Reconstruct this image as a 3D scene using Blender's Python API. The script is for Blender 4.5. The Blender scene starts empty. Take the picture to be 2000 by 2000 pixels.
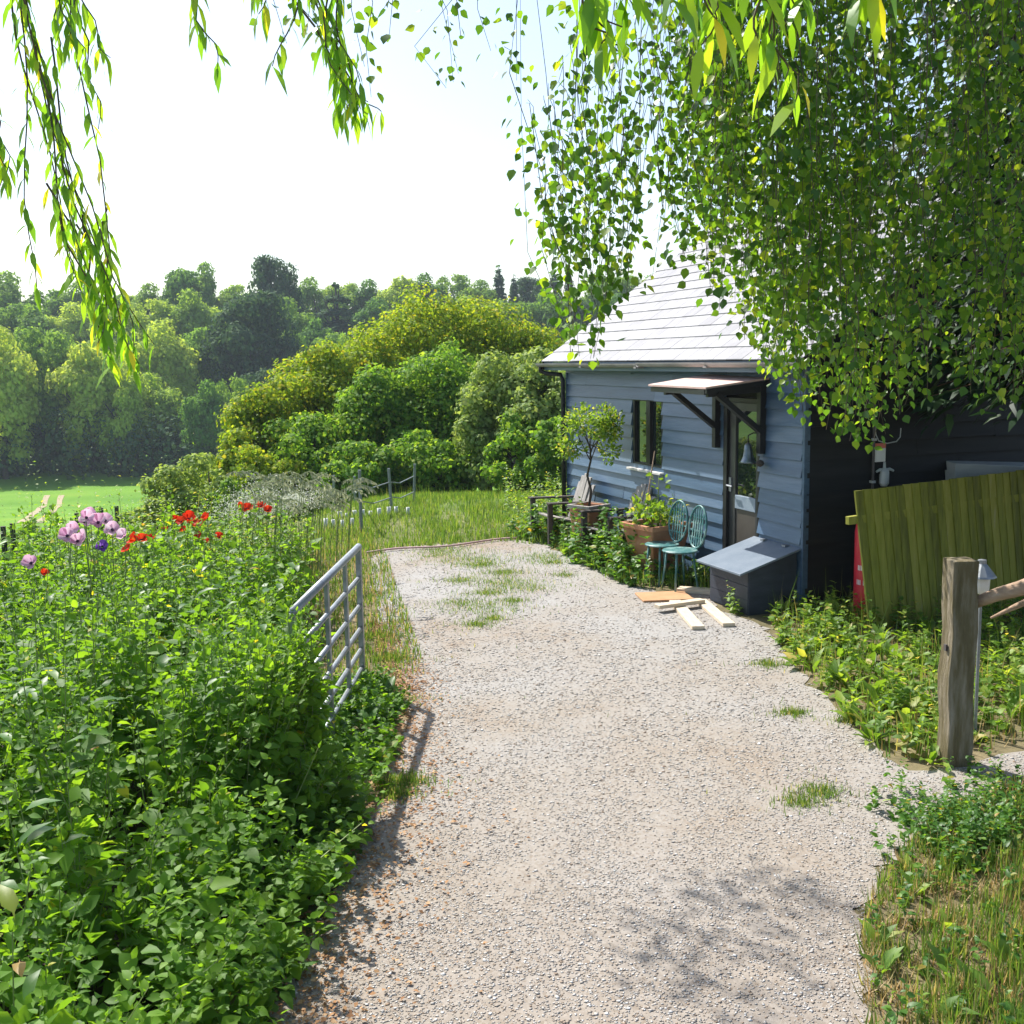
import bpy, math, random
import numpy as np
from mathutils import Vector, Matrix

random.seed(7)
RNG = np.random.default_rng(11)
SC = bpy.context.scene
HAZE = .0004
COL = SC.collection

# ------------------------------------------------------------------ camera
FPX, H = 2150.0, 2.6
ROLL = math.radians(1.0)
PITCH = math.atan(300 / FPX)
cF = np.array([0, math.cos(PITCH), -math.sin(PITCH)])
_R = np.array([1.0, 0, 0]); _U = np.array([0, math.sin(PITCH), math.cos(PITCH)])
cR = _R * math.cos(ROLL) - _U * math.sin(ROLL)
cU = _U * math.cos(ROLL) + _R * math.sin(ROLL)
cC = np.array([0, 0, H])
cam = bpy.data.cameras.new("camera")
camo = bpy.data.objects.new("camera", cam); COL.objects.link(camo)
camo.matrix_world = Matrix(((cR[0], cU[0], -cF[0], cC[0]), (cR[1], cU[1], -cF[1], cC[1]), (cR[2], cU[2], -cF[2], cC[2]), (0, 0, 0, 1)))
cam.angle = 2 * math.atan(1000 / FPX)
cam.clip_start = 0.05; cam.clip_end = 2000
SC.camera = camo

# ------------------------------------------------------------------ light
SUN_AZ, SUN_EL = math.radians(40), math.radians(51)     # azimuth left of +Y
S = Vector((-math.sin(SUN_AZ) * math.cos(SUN_EL), math.cos(SUN_AZ) * math.cos(SUN_EL), math.sin(SUN_EL)))
w = bpy.data.worlds.new("World"); SC.world = w; w.use_nodes = True
nt = w.node_tree; bg = nt.nodes["Background"]
sky = nt.nodes.new("ShaderNodeTexSky"); sky.sky_type = 'NISHITA'; sky.sun_disc = False
sky.sun_elevation = SUN_EL; sky.sun_rotation = 2 * math.pi - SUN_AZ
sky.air_density = 1.0; sky.dust_density = 1.6; sky.ozone_density = 1.0
nt.links.new(sky.outputs[0], bg.inputs[0]); bg.inputs[1].default_value = 0.115
sun = bpy.data.lights.new("sun", 'SUN'); sun.energy = 4.3; sun.angle = math.radians(0.5); sun.color = (1.0, 0.96, 0.89)
suno = bpy.data.objects.new("sun", sun); COL.objects.link(suno)
suno.rotation_euler = S.to_track_quat('Z', 'Y').to_euler()
SC.view_settings.view_transform = 'Standard'; SC.view_settings.look = 'None'
SC.view_settings.gamma = 1.0; SC.view_settings.use_curve_mapping = False
SC.view_settings.exposure = 1.0
SC.render.engine = 'CYCLES'
SC.cycles.max_bounces = 8; SC.cycles.diffuse_bounces = 3; SC.cycles.glossy_bounces = 3
SC.cycles.transmission_bounces = 6; SC.cycles.transparent_max_bounces = 8
SC.cycles.use_denoising = True
SC.cycles.sample_clamp_indirect = 6.0

# ------------------------------------------------------------------ pixel -> world (photo is 2000 px wide)
def ray(px, py): return cF + cR * ((px - 1000) / FPX) + cU * ((1000 - py) / FPX)
def G(px, py, z=0.0):
    d = ray(px, py); return cC + d * ((z - H) / d[2])
def D(px, py, y):
    d = ray(px, py); return cC + d * (y / d[1])

# ------------------------------------------------------------------ materials
def _new(name):
    m = bpy.data.materials.new(name); m.use_nodes = True
    n = m.node_tree.nodes; p = n["Principled BSDF"]
    return m, m.node_tree, n, p
def _ramp(n, stops):
    r = n.new("ShaderNodeValToRGB"); e = r.color_ramp.elements
    while len(e) < len(stops): e.new(0.5)
    for k, (pos, c) in enumerate(stops):
        e[k].position = pos; e[k].color = (*c, 1)
    return r
def pm(name, stops, scale=4, rough=0.6, bump=0.0, bscale=30, spec=0.4, metal=0.0, stretch=(1, 1, 1), detail=5, attr=None, bdist=0.01, rough2=None):
    """noise-coloured principled material; stops = [(pos,colour),...]"""
    m, t, n, p = _new(name)
    co = n.new("ShaderNodeTexCoord"); mp = n.new("ShaderNodeMapping"); mp.inputs[3].default_value = stretch
    t.links.new(co.outputs['Object'], mp.inputs[0])
    nz = n.new("ShaderNodeTexNoise"); nz.inputs['Scale'].default_value = scale; nz.inputs['Detail'].default_value = detail
    nz.inputs['Roughness'].default_value = 0.62
    t.links.new(mp.outputs[0], nz.inputs[0])
    fac = nz.outputs[0]
    if attr:
        a = n.new("ShaderNodeAttribute"); a.attribute_name = attr
        mx = n.new("ShaderNodeMath"); mx.operation = 'MULTIPLY_ADD'; mx.inputs[1].default_value = 0.45
        t.links.new(a.outputs['Fac'], mx.inputs[0])
        sc = n.new("ShaderNodeMath"); sc.operation = 'MULTIPLY_ADD'; sc.inputs[1].default_value = 1.0; sc.inputs[2].default_value = -0.22
        t.links.new(nz.outputs[0], sc.inputs[0]); t.links.new(sc.outputs[0], mx.inputs[2]); fac = mx.outputs[0]
    r = _ramp(n, stops); t.links.new(fac, r.inputs[0]); t.links.new(r.outputs[0], p.inputs['Base Color'])
    p.inputs['Roughness'].default_value = rough; p.inputs['Metallic'].default_value = metal
    p.inputs['Specular IOR Level'].default_value = spec
    if bump:
        n2 = n.new("ShaderNodeTexNoise"); n2.inputs['Scale'].default_value = bscale; n2.inputs['Detail'].default_value = 6
        t.links.new(mp.outputs[0], n2.inputs[0])
        b = n.new("ShaderNodeBump"); b.inputs['Strength'].default_value = bump; b.inputs['Distance'].default_value = bdist
        t.links.new(n2.outputs[0], b.inputs['Height']); t.links.new(b.outputs[0], p.inputs['Normal'])
    return m
def leafmat(name, stops, tcol, trans=0.4, rough=0.45, spec=0.35, objrand=False):
    """thin leaf: reflecting and light-passing, colour varied leaf by leaf"""
    m, t, n, p = _new(name)
    a = n.new("ShaderNodeAttribute"); a.attribute_name = "rnd"
    r = _ramp(n, stops); 
    if objrand:
        oi = n.new("ShaderNodeObjectInfo"); mth = n.new("ShaderNodeMath"); mth.operation = 'MULTIPLY_ADD'
        mth.inputs[1].default_value = 0.22
        t.links.new(a.outputs['Fac'], mth.inputs[0])
        m2 = n.new("ShaderNodeMath"); m2.operation = 'MULTIPLY'; m2.inputs[1].default_value = 0.78
        t.links.new(oi.outputs['Random'], m2.inputs[0]); t.links.new(m2.outputs[0], mth.inputs[2])
        t.links.new(mth.outputs[0], r.inputs[0])
    else:
        t.links.new(a.outputs['Fac'], r.inputs[0])
    t.links.new(r.outputs[0], p.inputs['Base Color'])
    p.inputs['Roughness'].default_value = rough; p.inputs['Specular IOR Level'].default_value = spec
    tr = n.new("ShaderNodeBsdfTranslucent")
    mc = n.new("ShaderNodeMix"); mc.data_type = 'RGBA'; mc.blend_type = 'MULTIPLY'; mc.inputs[0].default_value = 1.0
    t.links.new(r.outputs[0], mc.inputs[6]); mc.inputs[7].default_value = (*tcol, 1)
    t.links.new(mc.outputs[2], tr.inputs[0])
    mx = n.new("ShaderNodeMixShader"); mx.inputs[0].default_value = trans
    t.links.new(p.outputs[0], mx.inputs[1]); t.links.new(tr.outputs[0], mx.inputs[2])
    t.links.new(mx.outputs[0], n["Material Output"].inputs[0])
    return m
T0 = (2.7, 2.35, 0.8)
M = {}
M['nettle'] = leafmat('nettle_leaf', [(0, (0.0517, 0.1207, 0.0161)), (0.5, (0.0978, 0.2127, 0.023)), (0.93, (0.1725, 0.3105, 0.0322)), (1, (0.414, 0.391, 0.0403))], T0, .47, .55, .28)
M['dock'] = leafmat('dock_leaf', [(0, (.04, .11, .02)), (.7, (.08, .19, .03)), (.93, (.15, .26, .03)), (1, (.35, .22, .05))], T0, .42, .45, .38)
M['weed'] = leafmat('weed_leaf', [(0, (.07, .14, .022)), (.6, (.13, .24, .034)), (.9, (.22, .32, .055)), (1, (.42, .36, .12))], T0, .45, .5)
M['grass'] = leafmat('grass_blade', [(0, (.06, .13, .02)), (.6, (.12, .21, .035)), (.85, (.21, .27, .06)), (1, (.45, .36, .17))], (2.0, 1.9, .9), .4, .5)
M['drygrass'] = leafmat('dry_grass_blade', [(0, (.16, .17, .05)), (.4, (.34, .27, .10)), (.8, (.50, .36, .18)), (1, (.62, .46, .28))], (1.4, 1.2, .9), .35, .55)
M['birch'] = leafmat('birch_leaf', [(0, (0.0306, 0.0882, 0.0141)), (0.5, (0.0612, 0.1529, 0.0181)), (0.85, (0.1235, 0.2352, 0.0222)), (1, (0.2587, 0.341, 0.0353))], T0, .47, .38, .45)
M['willow'] = leafmat('willow_leaf', [(0, (0.0897, 0.2093, 0.0299)), (0.6, (0.1794, 0.3363, 0.0329)), (0.93, (0.314, 0.4485, 0.0449)), (1, (0.6, 0.4784, 0.0449))], (2.5, 2.4, .8), .48, .4, .4)
M['conifer'] = leafmat('conifer_spray', [(0, (.010, .030, .014)), (.7, (.022, .055, .022)), (1, (.05, .09, .03))], (1.8, 1.8, .9), .25, .55, .25)
M['maple'] = leafmat('maple_leaf', [(0, (0.1008, 0.1792, 0.0224)), (0.5, (0.196, 0.2912, 0.0336)), (0.88, (0.3136, 0.3696, 0.0392)), (1, (0.4032, 0.3248, 0.056))], (2.2, 2.0, .7), .45, .65, .15)
M['maple_green'] = leafmat('hedge_tree_leaf', [(0, (0.065, 0.156, 0.0264)), (0.5, (0.13, 0.247, 0.036)), (0.9, (0.221, 0.338, 0.048)), (1, (0.312, 0.351, 0.072))], (2.2, 2.1, .8), .43, .65, .15)
M['pale'] = leafmat('pale_leaf', [(0, (0.1375, 0.2125, 0.0625)), (0.5, (0.2188, 0.3125, 0.0875)), (1, (0.35, 0.4125, 0.15))], (2.0, 1.9, .9), .36, .65, .15)
M['wood_leaf'] = leafmat('woodland_leaf', [(0, (0.0725, 0.1668, 0.0456)), (0.25, (0.1305, 0.2465, 0.054)), (0.55, (0.232, 0.348, 0.066)), (0.85, (0.348, 0.4495, 0.084)), (1, (0.435, 0.4785, 0.102))], (2.0, 1.9, .8), .40, .7, .1, True)
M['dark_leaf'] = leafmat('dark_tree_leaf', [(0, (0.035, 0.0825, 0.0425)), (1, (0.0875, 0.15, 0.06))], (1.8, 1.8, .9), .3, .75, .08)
M['bark'] = pm('bark', [(.3, (.035, .028, .02)), (.7, (.10, .085, .065))], 9, .85, .6, 25, stretch=(1, 1, .25))
M['brownbark'] = pm('brown_bark', [(.3, (.08, .045, .025)), (.7, (.20, .12, .07))], 9, .8, .5, 25, stretch=(1, 1, .3))
M['stem'] = pm('green_stem', [(.3, (.14, .20, .05)), (.7, (.22, .28, .09))], 12, .6)
M['twig'] = pm('twig', [(.3, (.06, .05, .035)), (.7, (.13, .10, .06))], 12, .7)
M['siding'] = pm('black_boards_sky_tint', [(.2, (.042, .084, .145)), (.5, (.068, .126, .205)), (.78, (.125, .185, .270))], 2.4, .42, .35, 14, .5, stretch=(.5, 4, 5), attr='rnd', bdist=.004)  # black stain; blue of the reflected sky put into the base colour
M['siding_black'] = pm('black_stained_boards', [(.2, (.006, .007, .008)), (.6, (.014, .015, .016)), (.85, (.03, .03, .028))], 2.4, .6, .35, 14, .3, stretch=(4, .5, 5), bdist=.004)  # same cladding on the shaded end, without the sky blue
M['slate'] = pm('grey_slate', [(.25, (.13, .13, .145)), (.55, (.19, .19, .205)), (.85, (.25, .25, .265))], 5, .5, .15, 30, .5, attr='rnd', bdist=.003)
M['gutter'] = pm('weathered_gutter_board', [(.3, (.20, .19, .18)), (.7, (.33, .32, .31))], 3, .6, .2, 20, stretch=(1, 4, 4))
M['black'] = pm('black_painted_timber', [(.3, (.010, .011, .012)), (.8, (.025, .026, .027))], 6, .45, .2, 40, .4)
M['darkframe'] = pm('dark_grey_frame', [(.3, (.030, .034, .036)), (.8, (.06, .062, .06))], 6, .4, .1, 40, .5)
M['bluegrey'] = pm('blue_grey_paint', [(.3, (.20, .26, .32)), (.8, (.32, .38, .43))], 5, .45, .1, 40, .5)
M['kick'] = pm('brown_grey_door_panel', [(.3, (.065, .058, .05)), (.8, (.12, .105, .09))], 3, .35, .05, 40, .5)
m, t_, n_, p_ = _new('dark_reflecting_glass')
p_.inputs['Base Color'].default_value = (.012, .02, .02, 1); p_.inputs['Roughness'].default_value = .015
p_.inputs['Specular IOR Level'].default_value = 1.0; p_.inputs['IOR'].default_value = 1.75
M['glass'] = m
M['canopy'] = pm('pink_felt_canopy', [(.3, (.55, .38, .33)), (.8, (.68, .50, .44))], 6, .7, .3, 60)
M['sill'] = pm('white_sill', [(.3, (.60, .58, .56)), (.8, (.75, .73, .70))], 6, .5)
M['lid'] = pm('slate_blue_felt_lid', [(.3, (.12, .16, .21)), (.8, (.19, .23, .28))], 5, .42, .25, 80, .5)
M['boxside'] = pm('dark_blue_box_boards', [(.3, (.024, .032, .048)), (.6, (.042, .052, .074)), (.85, (.09, .10, .12))], 3, .55, .3, 25, .4, stretch=(1, 1, 3))
M['terracotta'] = pm('terracotta', [(.25, (.38, .15, .075)), (.6, (.52, .25, .14)), (.85, (.60, .39, .28))], 5, .8, .25, 40, .3)
M['ochre'] = pm('ochre_rim', [(.3, (.42, .30, .08)), (.8, (.55, .42, .16))], 8, .8, .2, 40)
M['soil'] = pm('potting_soil', [(.3, (.02, .014, .01)), (.8, (.06, .045, .03))], 20, .9, .8, 60)
M['greenmetal'] = pm('green_metal_shade_and_lit_edges', [(.3, (.02, .10, .11)), (.5, (.05, .17, .17)), (.72, (.30, .42, .39))], 7, .38, .15, 60, .5)  # dark stops hold the shaded teal, the pale stop the whitish lit edges
M['greywood'] = pm('weathered_grey_wood', [(.25, (.22, .20, .18)), (.6, (.36, .335, .31)), (.85, (.48, .46, .43))], 5, .75, .4, 30, .3, stretch=(3, 3, .6))
M['darkwood'] = pm('dark_weathered_wood', [(.25, (.035, .03, .026)), (.8, (.085, .072, .062))], 5, .75, .4, 30, .3)
M['palewood'] = pm('fresh_pale_timber', [(.25, (.55, .44, .31)), (.8, (.72, .62, .48))], 6, .7, .3, 40, .3, stretch=(1, 6, 6))
M['orangewood'] = pm('orange_brown_board', [(.25, (.40, .21, .10)), (.8, (.52, .30, .16))], 6, .75, .3, 40, .3)
M['fence'] = pm('algae_green_fence_boards', [(.2, (.13, .135, .024)), (.5, (.245, .25, .034)), (.75, (.33, .31, .06)), (.9, (.38, .34, .17))], 3, .75, .4, 22, .3, stretch=(7, 7, .8), attr='rnd', bdist=.005)
M['post'] = pm('weathered_post', [(.2, (.07, .055, .032)), (.45, (.14, .115, .06)), (.68, (.27, .23, .17)), (.9, (.46, .42, .38))], 5, .85, .9, 24, .2, stretch=(4, 4, .6), bdist=.012)
M['rail'] = pm('peeled_rail_wood', [(.25, (.26, .17, .11)), (.6, (.42, .30, .21)), (.85, (.52, .45, .38))], 6, .8, .5, 24, .2, stretch=(.6, 4, 4))
M['galv'] = pm('galvanised_steel', [(.3, (.22, .235, .255)), (.8, (.40, .42, .45))], 9, .42, .15, 50, .5, metal=.55)
M['pipegrey'] = pm('dark_pipe', [(.3, (.06, .05, .05)), (.8, (.11, .10, .10))], 9, .5)
M['redpaint'] = pm('red_gas_cylinder_paint', [(.3, (.50, .015, .03)), (.8, (.62, .04, .06))], 6, .35, .05, 40, .5)
M['white'] = pm('white_plastic', [(.3, (.70, .69, .67)), (.8, (.80, .79, .78))], 6, .5)
M['signred'] = pm('sign_red', [(.3, (.62, .14, .10)), (.8, (.70, .20, .15))], 6, .5)
M['greyplastic'] = pm('grey_regulator_body', [(.3, (.42, .45, .46)), (.8, (.56, .58, .58))], 6, .45)
M['palepanel'] = pm('pale_grey_panel', [(.3, (.34, .36, .35)), (.7, (.46, .47, .45)), (.9, (.56, .50, .42))], 2, .7, .2, 30, stretch=(1, 1, 3))
M['bell'] = pm('bronze_bell', [(.3, (.10, .12, .13)), (.8, (.24, .28, .30))], 8, .3, .1, 40, .5, metal=.7)
M['stake'] = pm('grey_metal_stake', [(.3, (.17, .20, .20)), (.8, (.30, .34, .34))], 9, .5, metal=.3)
M['darkstake'] = pm('dark_timber_stake', [(.3, (.04, .036, .03)), (.8, (.10, .09, .075))], 9, .8)
M['guard'] = pm('white_plant_guard', [(.3, (.70, .70, .64)), (.8, (.80, .80, .76))], 9, .6)
M['hose'] = pm('pink_hose', [(.3, (.52, .32, .31)), (.8, (.62, .42, .40))], 4, .6)
def petal(name, stops, tc, tr=.4): return leafmat(name, stops, tc, tr, .5, .3)
M['redpetal'] = petal('red_poppy_petal', [(0, (.55, .02, .008)), (1, (.75, .07, .02))], (1.3, 1.2, 1.0), .4)
M['pinkpetal'] = petal('lilac_pink_petal', [(0, (.66, .30, .50)), (.6, (.80, .52, .66)), (1, (.88, .70, .78))], (1.1, 1.1, 1.1), .4)
M['purplepetal'] = petal('purple_petal', [(0, (.16, .05, .38)), (1, (.34, .16, .58))], (1.2, 1.2, 1.2), .4)
M['poppyheart'] = pm('dark_poppy_heart', [(.3, (.03, .012, .04)), (.8, (.10, .05, .10))], 20, .7)
M['gyps'] = leafmat('white_flower_haze', [(0, (.56, .60, .48)), (.6, (.70, .72, .62)), (1, (.80, .80, .76))], (1, 1, .9), .35, .7, .2)
M['seed'] = leafmat('grass_seed_head', [(0, (.22, .26, .16)), (1, (.44, .45, .33))], (1.3, 1.3, 1), .3, .6, .3)
M['litter'] = leafmat('leaf_litter', [(0, (.20, .10, .045)), (.5, (.36, .19, .085)), (1, (.52, .34, .19))], (1.1, 1, .8), .2, .7, .2)
M['stone'] = None

# ------------------------------------------------------------------ mesh helpers
class MB:
    def __init__(s): s.v = []; s.f = []; s.r = []
    def add(s, V, F, rnd=None):
        o = len(s.v); rr = random.random() if rnd is None else rnd
        s.v += [tuple(map(float, q)) for q in V]; s.r += [rr] * len(V)
        s.f += [tuple(i + o for i in q) for q in F]
    def box(s, x0, x1, y0, y1, z0, z1, mat=None, rnd=None):
        V = [(x0, y0, z0), (x1, y0, z0), (x1, y1, z0), (x0, y1, z0), (x0, y0, z1), (x1, y0, z1), (x1, y1, z1), (x0, y1, z1)]
        if mat is not None: V = [tuple(mat @ Vector(q)) for q in V]
        s.add(V, [(0, 3, 2, 1), (4, 5, 6, 7), (0, 1, 5, 4), (1, 2, 6, 5), (2, 3, 7, 6), (3, 0, 4, 7)], rnd)
    def hexa(s, V, rnd=None):   # 4 bottom + 4 top
        s.add(V, [(0, 3, 2, 1), (4, 5, 6, 7), (0, 1, 5, 4), (1, 2, 6, 5), (2, 3, 7, 6), (3, 0, 4, 7)], rnd)
    def bar(s, a, b, wx, wy, up=(0, 0, 1), rnd=None):
        a = Vector(a); b = Vector(b); d = (b - a); L = d.length; d.normalize()
        u = Vector(up); 
        if abs(d.dot(u)) > .98: u = Vector((1, 0, 0))
        x = d.cross(u).normalized(); y = x.cross(d).normalized()
        mt = Matrix(((x[0], y[0], d[0], a[0]), (x[1], y[1], d[1], a[1]), (x[2], y[2], d[2], a[2]), (0, 0, 0, 1)))
        s.box(-wx / 2, wx / 2, -wy / 2, wy / 2, 0, L, mt, rnd)
    def tube(s, pts, rad, n=8, cap=True):
        pts = [Vector(p) for p in pts]; N = len(pts)
        if not hasattr(rad, '__len__'): rad = [rad] * N
        V = []; F = []; px = None
        for i, p in enumerate(pts):
            d = (pts[min(i + 1, N - 1)] - pts[max(i - 1, 0)]).normalized()
            if px is None:
                px = d.orthogonal().normalized()
            px = (px - d * px.dot(d)); 
            px = px.normalized() if px.length > 1e-6 else d.orthogonal().normalized()
            py = d.cross(px)
            for k in range(n):
                a = 2 * math.pi * k / n
                V.append(p + (px * math.cos(a) + py * math.sin(a)) * rad[i])
        for i in range(N - 1):
            for k in range(n):
                k2 = (k + 1) % n
                F.append((i * n + k, i * n + k2, (i + 1) * n + k2, (i + 1) * n + k))
        if cap:
            F.append(tuple(range(n))[::-1]); F.append(tuple((N - 1) * n + k for k in range(n)))
        s.add(V, F)
    def lathe(s, prof, n=16, c=(0, 0, 0), mat=None):
        V = []; F = []
        for r, z in prof:
            for k in range(n):
                a = 2 * math.pi * k / n
                q = Vector((c[0] + r * math.cos(a), c[1] + r * math.sin(a), c[2] + z))
                V.append(mat @ q if mat is not None else q)
        for i in range(len(prof) - 1):
            for k in range(n):
                k2 = (k + 1) % n
                F.append((i * n + k, i * n + k2, (i + 1) * n + k2, (i + 1) * n + k))
        F.append(tuple(range(n))[::-1]); F.append(tuple((len(prof) - 1) * n + k for k in range(n)))
        s.add(V, F)
    def build(s, name, mat, parent=None, bevel=0, smooth=False):
        me = bpy.data.meshes.new(name); me.from_pydata(s.v, [], s.f); me.update()
        at = me.attributes.new("rnd", 'FLOAT', 'POINT'); at.data.foreach_set('value', np.array(s.r, dtype=np.float32))
        return link(name, me, mat, parent, bevel, smooth)
def link(name, me, mat, parent=None, bevel=0, smooth=False):
    if mat is not None:
        for q in (mat if isinstance(mat, (list, tuple)) else [mat]): me.materials.append(q)
    if smooth: me.polygons.foreach_set('use_smooth', [True] * len(me.polygons))
    o = bpy.data.objects.new(name, me); COL.objects.link(o)
    if parent is not None: o.parent = parent
    if bevel:
        b = o.modifiers.new('bevel', 'BEVEL'); b.width = bevel; b.segments = 2; b.limit_method = 'ANGLE'
    return o
def tag(o, label, cat=None, group=None, kind=None):
    o['label'] = label
    if cat: o['category'] = cat
    if group: o['group'] = group
    if kind: o['kind'] = kind
    return o
def thing(name, label, cat, loc=(0, 0, 0), rotz=0, group=None):
    o = bpy.data.objects.new(name, None); COL.objects.link(o)
    o.location = loc; o.rotation_euler = (0, 0, rotz); o.empty_display_size = .2
    return tag(o, label, cat, group)
def copy_tree(o, parent=None):
    c = o.copy(); COL.objects.link(c); c.parent = parent
    for ch in list(o.children): copy_tree(ch, c)
    return c

def unit(a): return a / np.maximum(np.linalg.norm(a, axis=-1, keepdims=True), 1e-9)
TPL = {
 'ovate': (np.array([(0, 0, 0), (-.30, .28, .06), (.30, .28, .06), (0, .33, -.02), (-.24, .62, .03), (.24, .62, .03), (0, .68, -.04), (0, 1, -.16)]),
           [(0, 2, 3), (0, 3, 1), (3, 2, 5, 6), (1, 3, 6, 4), (6, 5, 7), (4, 6, 7)]),
 'round': (np.array([(0, 0, 0), (-.38, .22, .05), (.38, .22, .05), (-.40, .52, .05), (.40, .52, .05), (0, .45, -.04), (0, 1, -.08)]),
           [(0, 2, 5), (0, 5, 1), (2, 4, 5), (1, 5, 3), (5, 4, 6), (3, 5, 6)]),
 'lance': (np.array([(0, 0, 0), (-.075, .25, .02), (.075, .25, .02), (-.085, .55, -.03), (.085, .55, -.03), (0, 1, -.20)]),
           [(0, 2, 1), (1, 2, 4, 3), (3, 4, 5)]),
 'dock': (np.array([(0, 0, 0), (-.02, .15, 0), (.02, .15, 0), (-.17, .38, .05), (.17, .38, .05), (0, .40, .0), (-.15, .70, .0), (.15, .70, .0), (0, .72, -.05), (0, 1, -.22)]),
          [(0, 2, 1), (1, 2, 5), (2, 4, 5), (1, 5, 3), (5, 4, 7, 8), (3, 5, 8, 6), (8, 7, 9), (6, 8, 9)]),
 'card': (np.array([(-.15, 0, 0), (.38, .38, .10), (.1, 1, -.1), (-.42, .55, .08)]), [(0, 1, 2, 3)]),
 'tuft': (np.array([(0, 0, 0), (.45, .15, .1), (.5, .6, -.05), (0, 1, .1), (-.5, .55, 0), (-.4, .2, .12), (0, .5, .22)]),
          [(0, 1, 6), (1, 2, 6), (2, 3, 6), (3, 4, 6), (4, 5, 6), (5, 0, 6)]),
 'blade': (np.array([(-.5, 0, 0), (.5, 0, 0), (-.4, .45, .10), (.4, .45, .10), (0, 1, .42)]), [(0, 1, 3, 2), (2, 3, 4)]),
 'needle': (np.array([(-.10, 0, 0), (.10, 0, 0), (.16, .5, .05), (0, 1, -.15), (-.16, .5, .05)]), [(0, 1, 2, 4), (4, 2, 3)]),
 'stone': (np.array([(1, 0, 0), (0, 1, 0), (-1, 0, 0), (0, -1, 0), (.2, .1, 1), (-.1, -.1, -1)]) * .5,
           [(0, 1, 4), (1, 2, 4), (2, 3, 4), (3, 0, 4), (1, 0, 5), (2, 1, 5), (3, 2, 5), (0, 3, 5)]),
}
def leaf_mesh(name, tpl, P, Dr, Nr, size, width=None, rnd=None, jit=0.0):
    """one mesh of many leaves: P base, Dr growing direction, Nr rough normal, size, relative width"""
    V, Fc = TPL[tpl]; N = len(P); k = len(V)
    P = np.asarray(P, float); Dr = unit(np.asarray(Dr, float)); Nr = np.asarray(Nr, float)
    X = unit(np.cross(Dr, Nr)); Z = np.cross(X, Dr)
    size = np.broadcast_to(np.asarray(size, float), (N,)); width = np.broadcast_to(np.asarray(1.0 if width is None else width, float), (N,))
    loc = np.broadcast_to(V, (N, k, 3)).copy()
    if jit: loc += RNG.normal(0, jit, loc.shape)
    co = P[:, None, :] + (loc[..., 0:1] * (X * (size * width)[:, None])[:, None, :] + loc[..., 1:2] * (Dr * size[:, None])[:, None, :] + loc[..., 2:3] * (Z * size[:, None])[:, None, :])
    co = co.reshape(-1, 3)
    lens = np.array([len(q) for q in Fc]); flat = np.concatenate([np.array(q) for q in Fc])
    loops = (flat[None, :] + (np.arange(N) * k)[:, None]).ravel()
    tot = np.tile(lens, N); start = np.concatenate([[0], np.cumsum(tot)[:-1]])
    me = bpy.data.meshes.new(name)
    me.vertices.add(len(co)); me.vertices.foreach_set('co', co.ravel())
    me.loops.add(len(loops)); me.loops.foreach_set('vertex_index', loops.astype(np.int32))
    me.polygons.add(len(tot)); me.polygons.foreach_set('loop_start', start.astype(np.int32)); me.polygons.foreach_set('loop_total', tot.astype(np.int32))
    me.update(calc_edges=True)
    rnd = RNG.random(N) if rnd is None else rnd
    at = me.attributes.new("rnd", 'FLOAT', 'POINT'); at.data.foreach_set('value', np.repeat(rnd, k).astype(np.float32))
    return me
def inside(poly, X, Y):
    poly = np.asarray(poly); r = np.zeros(len(X), bool); j = len(poly) - 1
    for i in range(len(poly)):
        xi, yi = poly[i]; xj, yj = poly[j]
        r ^= ((yi > Y) != (yj > Y)) & (X < (xj - xi) * (Y - yi) / (yj - yi + 1e-12) + xi); j = i
    return r
def scatter(poly, n):
    poly = np.asarray(poly, float); lo = poly.min(0); hi = poly.max(0); out = []
    got = 0
    while got < n:
        X = RNG.uniform(lo[0], hi[0], n); Y = RNG.uniform(lo[1], hi[1], n); k = inside(poly, X, Y)
        out.append(np.c_[X[k], Y[k]]); got += k.sum()
    return np.concatenate(out)[:n]
def edge_dist(poly, Q):
    poly = np.asarray(poly, float); best = np.full(len(Q), 1e9)
    for a, b in zip(poly, np.roll(poly, -1, 0)):
        d = b - a; t = np.clip(((Q - a) @ d) / (d @ d + 1e-12), 0, 1); best = np.minimum(best, np.linalg.norm(Q - (a + t[:, None] * d), axis=1))
    return best
def vnoise(X, Y, sc, seed=0):
    """cheap smooth 2-d noise in 0..1"""
    r = np.random.default_rng(seed); s = np.zeros_like(X)
    for k in range(6):
        a = r.uniform(0, 6.28); q = r.uniform(.6, 1.6) / sc; s += np.sin((X * math.cos(a) + Y * math.sin(a)) * q * 6.28 + r.uniform(0, 6.28))
    return np.clip(.5 + s / 6, 0, 1)

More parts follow.
